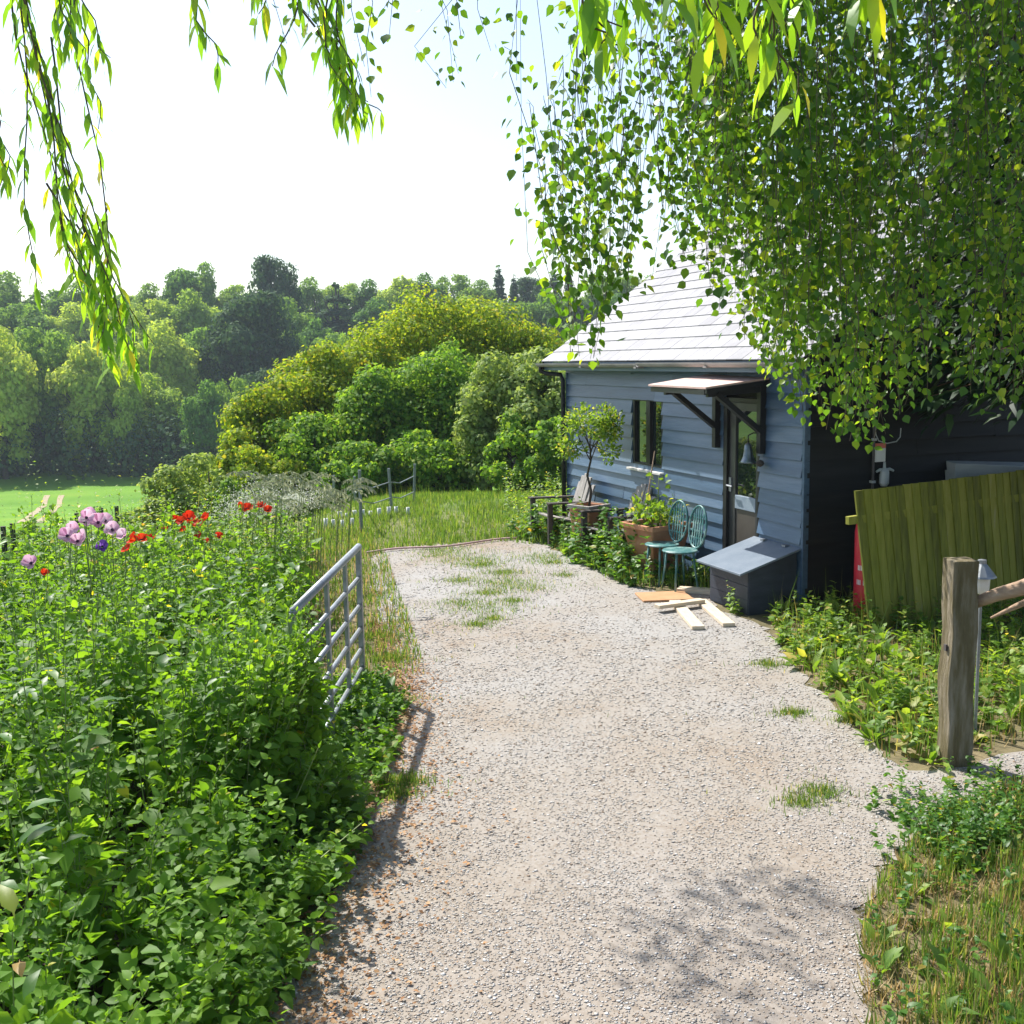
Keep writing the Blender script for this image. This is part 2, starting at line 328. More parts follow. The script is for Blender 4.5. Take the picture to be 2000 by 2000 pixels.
# ------------------------------------------------------------------ terrain
_ky = [-40, 0, 11, 16, 30, 60, 100, 124, 150, 200, 260, 420]
_kz = [0, 0, 0, -.45, -2.25, -6.0, -10.0, -10.7, -7.5, 3.5, 11, 14]
def zt(x, y):
    x = np.asarray(x, float); y = np.asarray(y, float)
    wr = np.clip((x + 6.5) / 4.5, 0, 1); wr = wr * wr * (3 - 2 * wr)
    ye = y - 9.5 * wr * (1 - np.clip((y - 20) / 60, 0, 1))
    return np.interp(ye, _ky, _kz) + np.where(y > 130, 2.0 * np.sin(x * .02 + 1) * np.clip((y - 130) / 60, 0, 1), 0)
def grid_mesh(name, xs, ys, zf):
    X, Y = np.meshgrid(xs, ys); Z = zf(X, Y); nx, ny = len(xs), len(ys)
    me = bpy.data.meshes.new(name)
    V = np.c_[X.ravel(), Y.ravel(), Z.ravel()]
    i = np.arange(nx * ny).reshape(ny, nx); F = np.stack([i[:-1, :-1], i[:-1, 1:], i[1:, 1:], i[1:, :-1]], -1).reshape(-1, 4)
    me.from_pydata(V.tolist(), [], F.tolist()); me.update()
    return me
# ground material: grass colours, a mown green field in the valley
m, t_, n_, p_ = _new('meadow_ground')
geo = n_.new("ShaderNodeNewGeometry"); sp = n_.new("ShaderNodeSeparateXYZ"); t_.links.new(geo.outputs['Position'], sp.inputs[0])
nz = n_.new("ShaderNodeTexNoise"); nz.inputs['Scale'].default_value = .9; nz.inputs['Detail'].default_value = 8; t_.links.new(geo.outputs['Position'], nz.inputs[0])
r1 = _ramp(n_, [(.3, (.085, .08, .04)), (.5, (.16, .135, .075)), (.7, (.26, .205, .125))]); t_.links.new(nz.outputs[0], r1.inputs[0])
n2 = n_.new("ShaderNodeTexNoise"); n2.inputs['Scale'].default_value = .12; n2.inputs['Detail'].default_value = 9; t_.links.new(geo.outputs['Position'], n2.inputs[0])
r2 = _ramp(n_, [(.3, (.085, .20, .018)), (.6, (.13, .26, .024)), (.8, (.20, .29, .035))]); t_.links.new(n2.outputs[0], r2.inputs[0])
mr = n_.new("ShaderNodeMapRange"); mr.inputs[1].default_value = 14; mr.inputs[2].default_value = 27; t_.links.new(sp.outputs[1], mr.inputs[0])
mx = n_.new("ShaderNodeMix"); mx.data_type = 'RGBA'; t_.links.new(mr.outputs[0], mx.inputs[0]); t_.links.new(r1.outputs[0], mx.inputs[6]); t_.links.new(r2.outputs[0], mx.inputs[7])
t_.links.new(mx.outputs[2], p_.inputs['Base Color']); p_.inputs['Roughness'].default_value = .9; p_.inputs['Specular IOR Level'].default_value = .1
n3 = n_.new("ShaderNodeTexNoise"); n3.inputs['Scale'].default_value = 6; n3.inputs['Detail'].default_value = 8; t_.links.new(geo.outputs['Position'], n3.inputs[0])
bp = n_.new("ShaderNodeBump"); bp.inputs['Strength'].default_value = .6; bp.inputs['Distance'].default_value = .08; t_.links.new(n3.outputs[0], bp.inputs['Height']); t_.links.new(bp.outputs[0], p_.inputs['Normal'])
M['ground'] = m
xs = np.unique(np.concatenate([np.linspace(-420, -30, 40), np.linspace(-30, 30, 90), np.linspace(30, 420, 40)]))
ys = np.unique(np.concatenate([np.linspace(-40, 0, 10), np.linspace(0, 40, 80), np.linspace(40, 300, 90), np.linspace(300, 900, 12)]))
tag(link('ground', grid_mesh('ground', xs, ys, zt), M['ground'], smooth=True), 'grassy ground falling into a valley and rising to a wooded hill', kind='structure')
# wheel tracks across the valley field
def track(pa, pb, wd):
    mb = MB(); a = np.array(pa); b = np.array(pb); d = unit((b - a)[None])[0]; s_ = np.array([-d[1], d[0]]) * wd / 2
    V = []
    for t in np.linspace(0, 1, 24):
        for sg in (-1, 1):
            q = a + (b - a) * t + s_ * sg * (1 + .2 * math.sin(t * 21 + sg)); V.append((q[0], q[1], float(zt(q[0], q[1])) + .03))
    mb.add(V, [(2 * i, 2 * i + 1, 2 * i + 3, 2 * i + 2) for i in range(23)])
    return mb
M['track'] = pm('dry_track', [(.3, (.26, .21, .12)), (.7, (.36, .29, .18))], 2, .9)
def hit(px, py):
    d = ray(px, py); t = 20.0
    while t < 400:
        q = cC + d * t
        if q[2] < zt(q[0], q[1]): break
        t += .25
    return cC + d * t
for k, (x0, y0, x1, y1) in enumerate(((42, 1022, 92, 968), (76, 1022, 120, 968))):
    a = hit(x0, y0); b = hit(x1, y1)
    tag(track(a[:2], b[:2], .5).build('field_track', M['track']), ('bare wheel track across the green valley field, nearer the frame edge', 'bare wheel track across the green valley field, nearer the cabin')[k], kind='structure')

# ------------------------------------------------------------------ drive
drive_poly = [tuple(G(*q)[:2]) for q in ((520, 2000), (640, 1760), (745, 1570), (785, 1440), (800, 1346), (770, 1290), (745, 1220), (720, 1090), (745, 1072), (960, 1056), (1040, 1056),
              (1150, 1105), (1215, 1140), (1290, 1158), (1385, 1160), (1400, 1190), (1470, 1215), (1510, 1240), (1560, 1310), (1640, 1390), (1715, 1470), (1790, 1510), (1900, 1490), (2080, 1450), (2120, 1505), (1950, 1545), (1830, 1590), (1730, 1690), (1690, 1760), (1685, 1860), (1690, 2000))]
drive_poly = [(-1.15, 2.0), (-1.1, 3.0)] + drive_poly + [(1.2, 3.2), (1.1, 2.0)]
m, t_, n_, p_ = _new('pale_gravel')
geo = n_.new("ShaderNodeNewGeometry")
def _noise(sc, det=6):
    q = n_.new("ShaderNodeTexNoise"); q.inputs['Scale'].default_value = sc; q.inputs['Detail'].default_value = det; q.inputs['Roughness'].default_value = .65; t_.links.new(geo.outputs['Position'], q.inputs[0]); return q
q1 = _noise(.55, 9); q2 = _noise(70, 5)
vo = n_.new("ShaderNodeTexVoronoi"); vo.inputs['Scale'].default_value = 62; t_.links.new(geo.outputs['Position'], vo.inputs[0])
r1 = _ramp(n_, [(.32, (.265, .215, .165)), (.44, (.285, .264, .236)), (.60, (.305, .300, .290))]); t_.links.new(q1.outputs[0], r1.inputs[0])
r2 = _ramp(n_, [(.0, (.70, .60, .50)), (.35, (.93, .89, .85)), (.6, (1.0, .98, .97)), (1, (1.2, 1.18, 1.16))]); t_.links.new(vo.outputs['Color'], r2.inputs[0])
mx = n_.new("ShaderNodeMix"); mx.data_type = 'RGBA'; mx.blend_type = 'MULTIPLY'; mx.inputs[0].default_value = .75
sp = n_.new("ShaderNodeSeparateXYZ"); t_.links.new(geo.outputs['Position'], sp.inputs[0])
mr = n_.new("ShaderNodeMapRange"); mr.inputs[1].default_value = 3.5; mr.inputs[2].default_value = 9.5; mr.inputs[3].default_value = .62; mr.inputs[4].default_value = 0; t_.links.new(sp.outputs[1], mr.inputs[0])
m2 = n_.new("ShaderNodeMix"); m2.data_type = 'RGBA'; t_.links.new(mr.outputs[0], m2.inputs[0]); t_.links.new(r1.outputs[0], m2.inputs[6]); m2.inputs[7].default_value = (.290, .245, .200, 1)
t_.links.new(m2.outputs[2], mx.inputs[6]); t_.links.new(r2.outputs[0], mx.inputs[7]); t_.links.new(mx.outputs[2], p_.inputs['Base Color'])
p_.inputs['Roughness'].default_value = .85; p_.inputs['Specular IOR Level'].default_value = .2
bp = n_.new("ShaderNodeBump"); bp.inputs['Strength'].default_value = .35; bp.inputs['Distance'].default_value = .006
ad = n_.new("ShaderNodeMath"); ad.operation = 'ADD'; t_.links.new(vo.outputs['Distance'], ad.inputs[0]); t_.links.new(q2.outputs[0], ad.inputs[1])
t_.links.new(q2.outputs[0], bp.inputs['Height']); t_.links.new(bp.outputs[0], p_.inputs['Normal'])
M['gravel'] = m
def ragged(poly, amp):
    out = []; r = random.Random(5); n = len(poly)
    for i in range(n):
        a, b = np.array(poly[i]), np.array(poly[(i + 1) % n]); m_ = max(1, int(np.linalg.norm(b - a) / .09))
        for k in range(m_):
            q = a + (b - a) * k / m_; out.append((q[0] + r.gauss(0, amp), q[1] + r.gauss(0, amp)))
    return out
drive_sheet = ragged(drive_poly, .028)
mb = MB(); mb.add([(x, y, .006) for x, y in drive_sheet], [tuple(range(len(drive_sheet)))])
tag(mb.build('gravel_drive', M['gravel']), 'pale gravel drive running up to the cabin', kind='structure')
# loose stones, thick near the camera
P = scatter(drive_poly, 260000); P = P[RNG.random(len(P)) < np.clip((4.8 / P[:, 1]) ** 2.6, .02, 1) * np.clip(.35 + 1.3 * vnoise(P[:, 0], P[:, 1], .9, 41), .2, 1)]
N = len(P); sz = RNG.uniform(.007, .022, N) * RNG.choice([.6, .85, 1, 1.5], N, p=[.35, .35, .24, .06]) * np.clip(P[:, 1] / 6, .9, 1.6)
a = RNG.uniform(0, 6.28, N); Dr = np.c_[np.cos(a), np.sin(a), RNG.normal(0, .08, N)]
Nr = np.c_[RNG.normal(0, .08, N), RNG.normal(0, .08, N), np.ones(N)]; P3 = np.c_[P, .007 + sz * .03]
V0, F0 = TPL['stone']; TPL['flint'] = (V0 * np.array([.8, 1, .20]), F0)
M['stone'] = pm('gravel_stone', [(0, (.13, .12, .11)), (.18, (.28, .20, .14)), (.4, (.32, .275, .23)), (.72, (.38, .355, .33)), (1, (.60, .59, .575))], 18, .8, .2, 80, .25)
for nd in M['stone'].node_tree.nodes:
    if nd.type == 'TEX_NOISE' and nd.inputs['Scale'].default_value == 18:
        at = M['stone'].node_tree.nodes.new("ShaderNodeAttribute"); at.attribute_name = 'rnd'
        rr = [q for q in M['stone'].node_tree.nodes if q.type == 'VALTORGB'][0]; M['stone'].node_tree.links.new(at.outputs['Fac'], rr.inputs[0])
tag(link('gravel_stones', leaf_mesh('gravel_stones', 'flint', P3, Dr, Nr, sz, 1.0, RNG.beta(2.4, 1.5, len(P3)), .025), M['stone']), 'loose pale flint gravel scattered over the drive', 'gravel', kind='stuff')
# brown leaf litter along the left edge of the drive
eL = np.array(drive_poly[:9]); litter = []
for _ in range(7500):
    i = random.randrange(0, 8); t = random.random(); q = eL[i] * (1 - t) + eL[i + 1] * t
    litter.append((q[0] + abs(random.gauss(0, .30 if q[1] < 7 else .18)) - .12, q[1] + random.gauss(0, .1)))
litter = np.array(litter); N = len(litter); a = RNG.uniform(0, 6.28, N)
tag(link('leaf_litter', leaf_mesh('leaf_litter', 'card', np.c_[litter, np.full(N, .018)], np.c_[np.cos(a), np.sin(a), RNG.normal(0, .25, N)], np.c_[RNG.normal(0, .3, N), RNG.normal(0, .3, N), np.ones(N)], RNG.uniform(.008, .036, N), .8), M['litter']), 'dry orange brown leaf litter along the edge of the drive under the nettles', 'leaf litter', kind='stuff')

# ------------------------------------------------------------------ cabin
A = D(1568, 1150, 10.95); A[2] = 0
B = D(1113, 1000, 10.95 * 1.52); B[2] = 0
cu = unit((B - A)[None])[0]; CL = float(np.linalg.norm(B - A)); cn = np.array([cu[1], -cu[0], 0])
CROT = math.atan2(-cu[1], -cu[0])
def W(s, out, z): return A + cu * s - cn * out + np.array([0, 0, z])     # wall coordinates -> world
cabin = thing('cabin', 'black weatherboarded cabin with sky tinted wall and pale slate roof beside the drive', 'cabin', tuple(A), CROT)
EZ, SL, DEP = 2.725, .70, 5.2        # eave height, roof slope, depth
PIT = .168
def boards(mb, s0, s1, z0, z1, holes, axis, lim=None):
    k = 0; z = z0
    while z < z1:
        zt_, zb = min(z + PIT + .02, z1 + .02), z
        a0, a1 = (s0, s1) if lim is None else lim(z + .1)
        segs = [(a0, a1)] if a1 > a0 else []
        for h0, h1, hz0, hz1 in holes:
            if zb + .08 < hz1 and zb + .08 > hz0:
                new = []
                for q0, q1 in segs:
                    if h1 <= q0 or h0 >= q1: new.append((q0, q1)); continue
                    if h0 > q0: new.append((q0, h0))
                    if h1 < q1: new.append((h1, q1))
                segs = new
        cut = []
        for q0, q1 in segs:
            while q1 - q0 > 2.9:
                c = q0 + random.uniform(1.2, 2.6); cut.append((q0, c - .002)); q0 = c + .002
            cut.append((q0, q1))
        for q0, q1 in cut:
            d0 = .040 + random.uniform(-.006, .008); e = random.uniform(-.007, .007)
            y0, y1 = -d0, -.008
            V = [(q0, y0, zb + e), (q1, y0, zb - e), (q1, .004, zb), (q0, .004, zb), (q0, y1, zt_), (q1, y1, zt_), (q1, .004, zt_), (q0, .004, zt_)]
            if axis == 'x': V = [(-p, q, r) for p, q, r in V]
            else: V = [(-q, p, r) for p, q, r in V]
            mb.hexa(V)
        z += PIT; k += 1
DOOR = (.80, 1.52, 0, 2.13); WIN = (3.0, 3.86, 1.16, 2.08)
mb = MB(); boards(mb, .012, CL - .01, 0.02, EZ - .12, [DOOR, WIN], 'x'); fwall = mb.build('wall', M['siding'], cabin)
fwall['label'] = 'long wall of lapped black boards tinted sky blue with the door and window'
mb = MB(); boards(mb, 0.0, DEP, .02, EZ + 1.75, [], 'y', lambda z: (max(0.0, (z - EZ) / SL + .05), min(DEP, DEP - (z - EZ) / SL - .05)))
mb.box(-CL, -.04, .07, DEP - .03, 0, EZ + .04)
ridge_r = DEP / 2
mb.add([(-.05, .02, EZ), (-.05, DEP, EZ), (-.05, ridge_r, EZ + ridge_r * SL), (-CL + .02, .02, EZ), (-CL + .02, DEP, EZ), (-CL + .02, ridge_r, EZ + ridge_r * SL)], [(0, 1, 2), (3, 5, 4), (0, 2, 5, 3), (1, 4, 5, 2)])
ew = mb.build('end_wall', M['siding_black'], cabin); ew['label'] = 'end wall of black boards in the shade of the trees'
for xa, xb in ((-.006, .036), (-CL - .03, -CL + .012)):
    mb = MB(); mb.box(xa, xb, -.036, .03, 0, EZ - .1); mb.build('corner_board', M['siding'], cabin, .004)
# roof
roof = MB(); OH, VO = .30, .34
for side in (0, 1):
    c = 0; runlen = (ridge_r + OH); nco = 15; step = runlen / nco
    for c in range(nco):
        r0 = -OH + c * step; r1 = r0 + step * 1.12; s = -VO + (0 if c % 2 else -.14)
        while s < CL + VO:
            wdt = .30; a0 = max(s, -VO) + .003; a1 = min(s + wdt, CL + VO) - .003
            if a1 - a0 > .03:
                j = random.uniform(-.002, .003)
                def pt(sx, r, dz):
                    yy = r if side == 0 else DEP - r
                    return (-sx, yy, EZ + r * SL + dz * .62 + .008)
                V = [pt(a0, r0, .030 + j), pt(a1, r0, .030 + j), pt(a1, r1, .012), pt(a0, r1, .012), pt(a0, r0, .048 + j), pt(a1, r0, .048 + j), pt(a1, r1, .026), pt(a0, r1, .026)]
                roof.hexa(V)
            s += wdt
roof_o = roof.build('roof', M['slate'], cabin)
mb = MB(); 
for k in range(12):
    s0 = -VO + k * (CL + 2 * VO) / 12; s1 = s0 + (CL + 2 * VO) / 12 - .006
    z = EZ + ridge_r * SL + .05
    mb.add([(-s0, ridge_r - .16, z - .09), (-s1, ridge_r - .16, z - .09), (-s1, ridge_r, z + .04), (-s0, ridge_r, z + .04), (-s0, ridge_r + .16, z - .09), (-s1, ridge_r + .16, z - .09)], [(0, 1, 2, 3), (3, 2, 5, 4)])
mb.build('ridge_tile', M['slate'], roof_o)
for sx in (-VO + .02, CL + VO - .045):
    mb = MB(); mb.hexa([(-sx, -OH, EZ - OH * SL - .10), (-sx - .025, -OH, EZ - OH * SL - .10), (-sx - .025, ridge_r, EZ + ridge_r * SL - .10), (-sx, ridge_r, EZ + ridge_r * SL - .10),
             (-sx, -OH, EZ - OH * SL + .028), (-sx - .025, -OH, EZ - OH * SL + .028), (-sx - .025, ridge_r, EZ + ridge_r * SL + .028), (-sx, ridge_r, EZ + ridge_r * SL + .028)])
    mb.build('verge_board', M['black'], roof_o)
zE = EZ - OH * SL
mb = MB(); mb.box(-CL - VO + .05, VO - .05, -OH + .02, -OH + .045, zE - .10, zE + .015); mb.box(-CL - VO + .05, VO - .05, -OH + .045, .01, zE - .08, zE - .06)
mb.build('fascia', M['siding'], roof_o)
mb = MB(); n = 10; r = .052; y0 = -OH - .035; z0 = zE + .0
V = []; F = []
segs = [(-CL - VO - .03 + k * (CL + 2 * VO + .06) / 4) for k in range(5)]
for k in range(4):
    x0, x1 = segs[k] + .004, segs[k + 1] - .004; dz = random.uniform(-.008, .006)
    ring = [(y0 - r * math.cos(math.pi * i / n), z0 + dz - r * math.sin(math.pi * i / n)) for i in range(n + 1)] + [(y0 + (r - .005) * math.cos(math.pi * i / n), z0 + dz - (r - .005) * math.sin(math.pi * i / n)) for i in range(n + 1)]
    L_ = len(ring); V = [(x0, y, z) for y, z in ring] + [(x1, y, z) for y, z in ring]
    mb.add(V, [(i, (i + 1) % L_, L_ + (i + 1) % L_, L_ + i) for i in range(L_)])
    mb.box(x1 - .03, x1 + .035, y0 - r - .006, y0 + r, z0 + dz - r - .008, z0 + dz - r + .01)
mb.build('gutter', M['gutter'], roof_o)
mb = MB(); xg = -CL - VO + .06
mb.tube([(xg, y0, z0 - .05), (xg - .02, y0, z0 - .11), (xg + .06, y0 + .06, z0 - .15), (xg + .2, -.09, z0 - .17), (xg + .24, -.075, z0 - .25), (xg + .24, -.075, .05)], .034, 10); mb.build('downpipe', M['black'], cabin, smooth=True)
# window
win = MB(); s0, s1, z0, z1 = WIN
def wb(mb, a0, a1, y0, y1, zz0, zz1): mb.box(-a1, -a0, y0, y1, zz0, zz1)
wb(win, s0, s0 + .055, -.012, .068, z0, z1); wb(win, s1 - .055, s1, -.012, .068, z0, z1); wb(win, s0 + .055, s1 - .055, -.012, .068, z1 - .055, z1); wb(win, s0 + .055, s1 - .055, -.012, .068, z0, z0 + .06)
sm = (s0 + s1) / 2 - .02; wb(win, sm - .055, sm + .055, -.016, .064, z0 + .06, z1 - .055)
wo = win.build('window', M['black'], cabin, .004)
mb = MB(); wb(mb, s0 + .055, sm - .055, .030, .045, z0 + .06, z1 - .055); mb.build('pane', M['glass'], wo)
mb = MB(); wb(mb, sm + .055, s1 - .055, .028, .043, z0 + .06, z1 - .055); mb.build('pane', M['glass'], wo)
mb = MB(); wb(mb, s0 - .05, s1 + .05, -.085, .0, z0 - .045, z0 - .015); mb.build('sill', M['sill'], wo, .004)
# door
s0, s1, z0, z1 = DOOR
mb = MB(); wb(mb, s0, s0 + .035, -.02, .068, .02, z1); wb(mb, s1 - .075, s1, -.034, .068, .02, z1); wb(mb, s0 + .035, s1 - .075, -.02, .068, z1 - .05, z1); wb(mb, s0, s1, -.06, .068, -.0, .02)
mb.build('door_frame', M['black'], cabin, .003)
d0, d1 = s0 + .038, s1 - .078
mb = MB(); wb(mb, d0, d0 + .06, .0, .04, .03, z1 - .053); wb(mb, d1 - .13, d1, .0, .04, .03, z1 - .053); wb(mb, d0 + .06, d1 - .13, 0, .04, z1 - .14, z1 - .053); wb(mb, d0 + .06, d1 - .13, .0, .04, .03, .14)
door = mb.build('door', M['darkframe'], cabin, .004)
mb = MB(); wb(mb, d0 + .06, d1 - .13, .02, .03, 1.05, z1 - .14); mb.build('pane', M['glass'], door)
mb = MB(); wb(mb, d0 + .06, d1 - .13, -.004, .036, .90, 1.05); mb.build('middle_rail', M['bluegrey'], door, .004)
mb = MB(); wb(mb, d0 + .06, d1 - .13, .012, .034, .14, .90); mb.build('kick_panel', M['kick'], door)
mb = MB(); wb(mb, d1 - .06, d1 - .02, -.016, .0, 1.08, 1.24); mb.tube([(-(d1 - .04), -.02, 1.15), (-(d1 - .04), -.055, 1.15), (-(d1 - .15), -.055, 1.145)], .011, 8); mb.build('handle', M['galv'], door, 0)
# canopy over the door
ce0, ce1, co_ = .62, 1.86, .78
def cp(s, o, z): return (-s, -o, z)
mb = MB(); mb.hexa([cp(ce0, co_, 2.255), cp(ce1, co_ + .02, 2.265), cp(ce1, .03, 2.365), cp(ce0, .03, 2.335), cp(ce0, co_, 2.275), cp(ce1, co_ + .02, 2.285), cp(ce1, .03, 2.385), cp(ce0, .03, 2.355)])
can = mb.build('door_canopy', M['canopy'], cabin); can['label'] = 'sloping pink felted porch canopy on two black brackets'
mb = MB(); mb.hexa([cp(ce0 - .012, co_ - .005, 2.21), cp(ce0 + .025, co_ - .005, 2.21), cp(ce0 + .025, .03, 2.28), cp(ce0 - .012, .03, 2.28), cp(ce0 - .012, co_ - .005, 2.252), cp(ce0 + .025, co_ - .005, 2.252), cp(ce0 + .025, .03, 2.331), cp(ce0 - .012, .03, 2.331)])
mb.hexa([cp(ce0 + .03, co_ - .04, 2.20), cp(ce1 - .02, co_ - .04, 2.21), cp(ce1 - .02, co_, 2.205), cp(ce0 + .03, co_, 2.195), cp(ce0 + .03, co_ - .04, 2.255), cp(ce1 - .02, co_ - .04, 2.264), cp(ce1 - .02, co_, 2.256), cp(ce0 + .03, co_, 2.248)])
mb.build('canopy_edge', M['black'], can)
for sb in (.70, 1.62):
    mb = MB(); mb.bar(cp(sb, .068, 1.56), cp(sb, .068, 2.31), .075, .07, (0, 1, 0)); mb.bar(cp(sb, .09, 2.235), cp(sb, co_ - .06, 2.20), .06, .06)
    mb.bar(cp(sb, .085, 1.80), cp(sb, .62, 2.205), .055, .085, (1, 0, 0)); mb.build('bracket', M['black'], can, .004)

# bell hung from the near bracket
bx = W(.80, .16, 1.46)
bell = thing('door_bell', 'small bronze bell hanging beside the cabin door below the canopy bracket', 'bell', tuple(bx), CROT); bell.scale = (.72, .72, .72)
mb = MB(); mb.lathe([(.012, .30), (.03, .285), (.05, .26), (.062, .18), (.075, .09), (.10, .03), (.128, 0.0), (.12, -.004), (.09, .03), (.05, .15), (.01, .2)], 20); mb.build('bell_body', M['bell'], bell, smooth=True)
mb = MB(); mb.tube([(0, 0, .29), (0, 0, .40), (.05, .05, .44), (.12, .12, .44)], .010, 6); mb.build('hanger', M['black'], bell)
mb = MB(); mb.tube([(0, 0, .0), (.06, .03, -.01), (.15, .06, -.01)], .007, 6); mb.lathe([(.01, -.05), (.045, -.03), (.06, 0), (.045, .035), (.01, .055)], 12, (.20, .08, 0)); mb.build('clapper', M['darkwood'], bell)

# ------------------------------------------------------------------ things against the cabin
box = thing('storage_box', 'low dark blue storage box with sloping felted lid in front of the cabin corner', 'storage box', tuple(W(.41, .0, 0)), CROT)
mb = MB(); hw = .40
V = [(-hw, -.60, 0), (hw - .04, -.60, 0), (hw - .04, -.045, 0), (-hw, -.045, 0), (-hw, -.60, .44), (hw - .04, -.60, .44), (hw - .04, -.045, .60), (-hw, -.045, .60)]
mb.hexa(V); bb = mb.build('box_body', M['boxside'], box, .005)
mb = MB(); 
for k in range(3): mb.hexa([(-hw + .01, -.607, .02 + k * .14), (hw - .05, -.607, .02 + k * .14), (hw - .05, -.598, .02 + k * .14), (-hw + .01, -.598, .02 + k * .14), (-hw + .01, -.607, .152 + k * .14), (hw - .05, -.607, .152 + k * .14), (hw - .05, -.598, .152 + k * .14), (-hw + .01, -.598, .152 + k * .14)])
mb.build('front_board', M['boxside'], box)
mb = MB(); mb.hexa([(-hw - .05, -.74, .425), (hw + .02, -.74, .425), (hw + .02, -.036, .632), (-hw - .05, -.036, .632), (-hw - .05, -.74, .447), (hw + .02, -.74, .447), (hw + .02, -.036, .654), (-hw - .05, -.036, .654)])
mb.build('lid', M['lid'], box, .003)
for xx in (-.2, .2):
    mb = MB(); mb.box(xx - .03, xx + .03, -.10, -.05, .640, .660); mb.build('hinge', M['galv'], box)

def planter(label, loc, rot, w0, w1, h, rim, mrim):
    p = thing('planter', label, 'planter', loc, rot, 'terracotta planters by the cabin wall')
    mb = MB(); 
    def sq(q, z): return [(-q, -q, z), (q, -q, z), (q, q, z), (-q, q, z)]
    mb.add(sq(w0, 0) + sq(w1, h) + sq(w1 - .03, h) + sq(w1 - .035, h - .06), [(3, 2, 1, 0), (0, 1, 5, 4), (1, 2, 6, 5), (2, 3, 7, 6), (3, 0, 4, 7), (4, 5, 9, 8), (5, 6, 10, 9), (6, 7, 11, 10), (7, 4, 8, 11), (8, 9, 13, 12), (9, 10, 14, 13), (10, 11, 15, 14), (11, 8, 12, 15)])
    mb.build('pot', M['terracotta'], p, .012)
    mb = MB(); o_ = w1 + .016; i_ = w1 + .001
    mb.add(sq(i_, h - rim) + sq(o_, h - rim) + sq(o_, h + .008) + sq(w1 - .02, h + .008), [(4, 5, 9, 8), (5, 6, 10, 9), (6, 7, 11, 10), (7, 4, 8, 11), (0, 1, 5, 4), (1, 2, 6, 5), (2, 3, 7, 6), (3, 0, 4, 7), (8, 9, 13, 12), (9, 10, 14, 13), (10, 11, 15, 14), (11, 8, 12, 15)])
    mb.build('rim', mrim, p, .006)
    mb = MB(); mb.add(sq(w1 - .034, h - .05), [(0, 1, 2, 3)]); mb.build('soil', M['soil'], p)
    return p
p1 = G(1262, 1098); plA = tuple(W(2.36, .44, 0))
planter('large square terracotta planter next to the green metal chairs', plA, CROT + math.radians(12), .18, .295, .62, .05, M['terracotta'])
p2 = G(1160, 1042); plB = tuple(W(3.98, .60, 0))
planter('smaller terracotta planter with pale rim holding a little tree, beside the wooden armchair', plB, CROT + math.radians(22), .135, .19, .66, .035, M['greywood'])

# bushy plants --------------------------------------------------------------
def bush_leaves(n, c, rad, size, tpl='ovate', up=.3, shell=.55, droop=0.0, wid=1.0, rnd=None):
    d = unit(RNG.normal(0, 1, (n, 3))); rr = RNG.uniform(shell, 1.0, n) ** .8
    P = np.asarray(c) + d * rr[:, None] * np.asarray(rad)
    Dr = unit(d + RNG.normal(0, .6, (n, 3)) + np.array([0, 0, up - droop])); Nr = unit(d * .6 + RNG.normal(0, .5, (n, 3)) + np.array([0, 0, .7]))
    return P, Dr, Nr, RNG.uniform(size * .6, size * 1.2, n)
def cat(*a): return tuple(np.concatenate([q[k] for q in a]) for k in range(4))
# little standard tree in planter
lt = thing('potted_tree', 'little standard tree with thin crooked stem growing in the planter by the armchair', 'potted tree', (plB[0], plB[1], .60))
mb = MB(); mb.tube([(0, 0, 0), (.03, 0, .25), (-.02, 0, .45), (.03, 0, .65), (.02, .02, .9)], [.018, .017, .016, .014, .01], 7)
tips = []
for k in range(9):
    a = k * 2.4; q = Vector((.30 * math.cos(a), .25 * math.sin(a), .75 + .55 * random.random())); tips.append(q); mb.tube([(.02, .0, .62 + .03 * k), q * .6 + Vector((0, 0, .33)), q], [.008, .006, .003], 5)
mb.build('trunk', M['bark'], lt, smooth=True)
Pp = cat(*[bush_leaves(150, q, (.18, .16, .16), .06, 'ovate', shell=.2) for q in tips + [Vector((.2, -.1, 1.25)), Vector((.28, -.1, 1.05)), Vector((-.2, 0, .8))]])
link('crown', leaf_mesh('crown', 'ovate', *Pp), M['weed'], lt)
# leafy plant in the large planter
pp = thing('potted_plant', 'bright leafy plant with a tall shoot growing in the large terracotta planter', 'plant', (plA[0], plA[1], .56))
mb = MB(); shoots = []
for k in range(11):
    a = k * 2.4; hh = random.uniform(.18, .34) if k else .62; r_ = .22 if k else .03
    q = Vector((r_ * math.cos(a), r_ * math.sin(a), hh)); mb.tube([(q[0] * .5, q[1] * .5, 0), (q[0] * .8, q[1] * .8, hh * .6), q], [.008, .006, .003], 5); shoots.append(q)
mb.build('stem', M['stem'], pp, smooth=True)
Pp = cat(*[bush_leaves(26, q - Vector((0, 0, q[2] * .3)), (.13, .13, q[2] * .5), .085, shell=.1) for q in shoots])
link('leaves', leaf_mesh('leaves', 'ovate', *Pp), M['weed'], pp)
cane = thing('bamboo_cane', 'thin bamboo cane leaning against the wall below the window', 'cane', tuple(W(2.78, .34, .4)), CROT)
mb = MB(); mb.tube([(0, 0, .05), (-.05, .02, .45), (-.24, .22, 1.02)], [.011, .010, .008], 6); mb.build('cane_pole', M['rail'], cane)

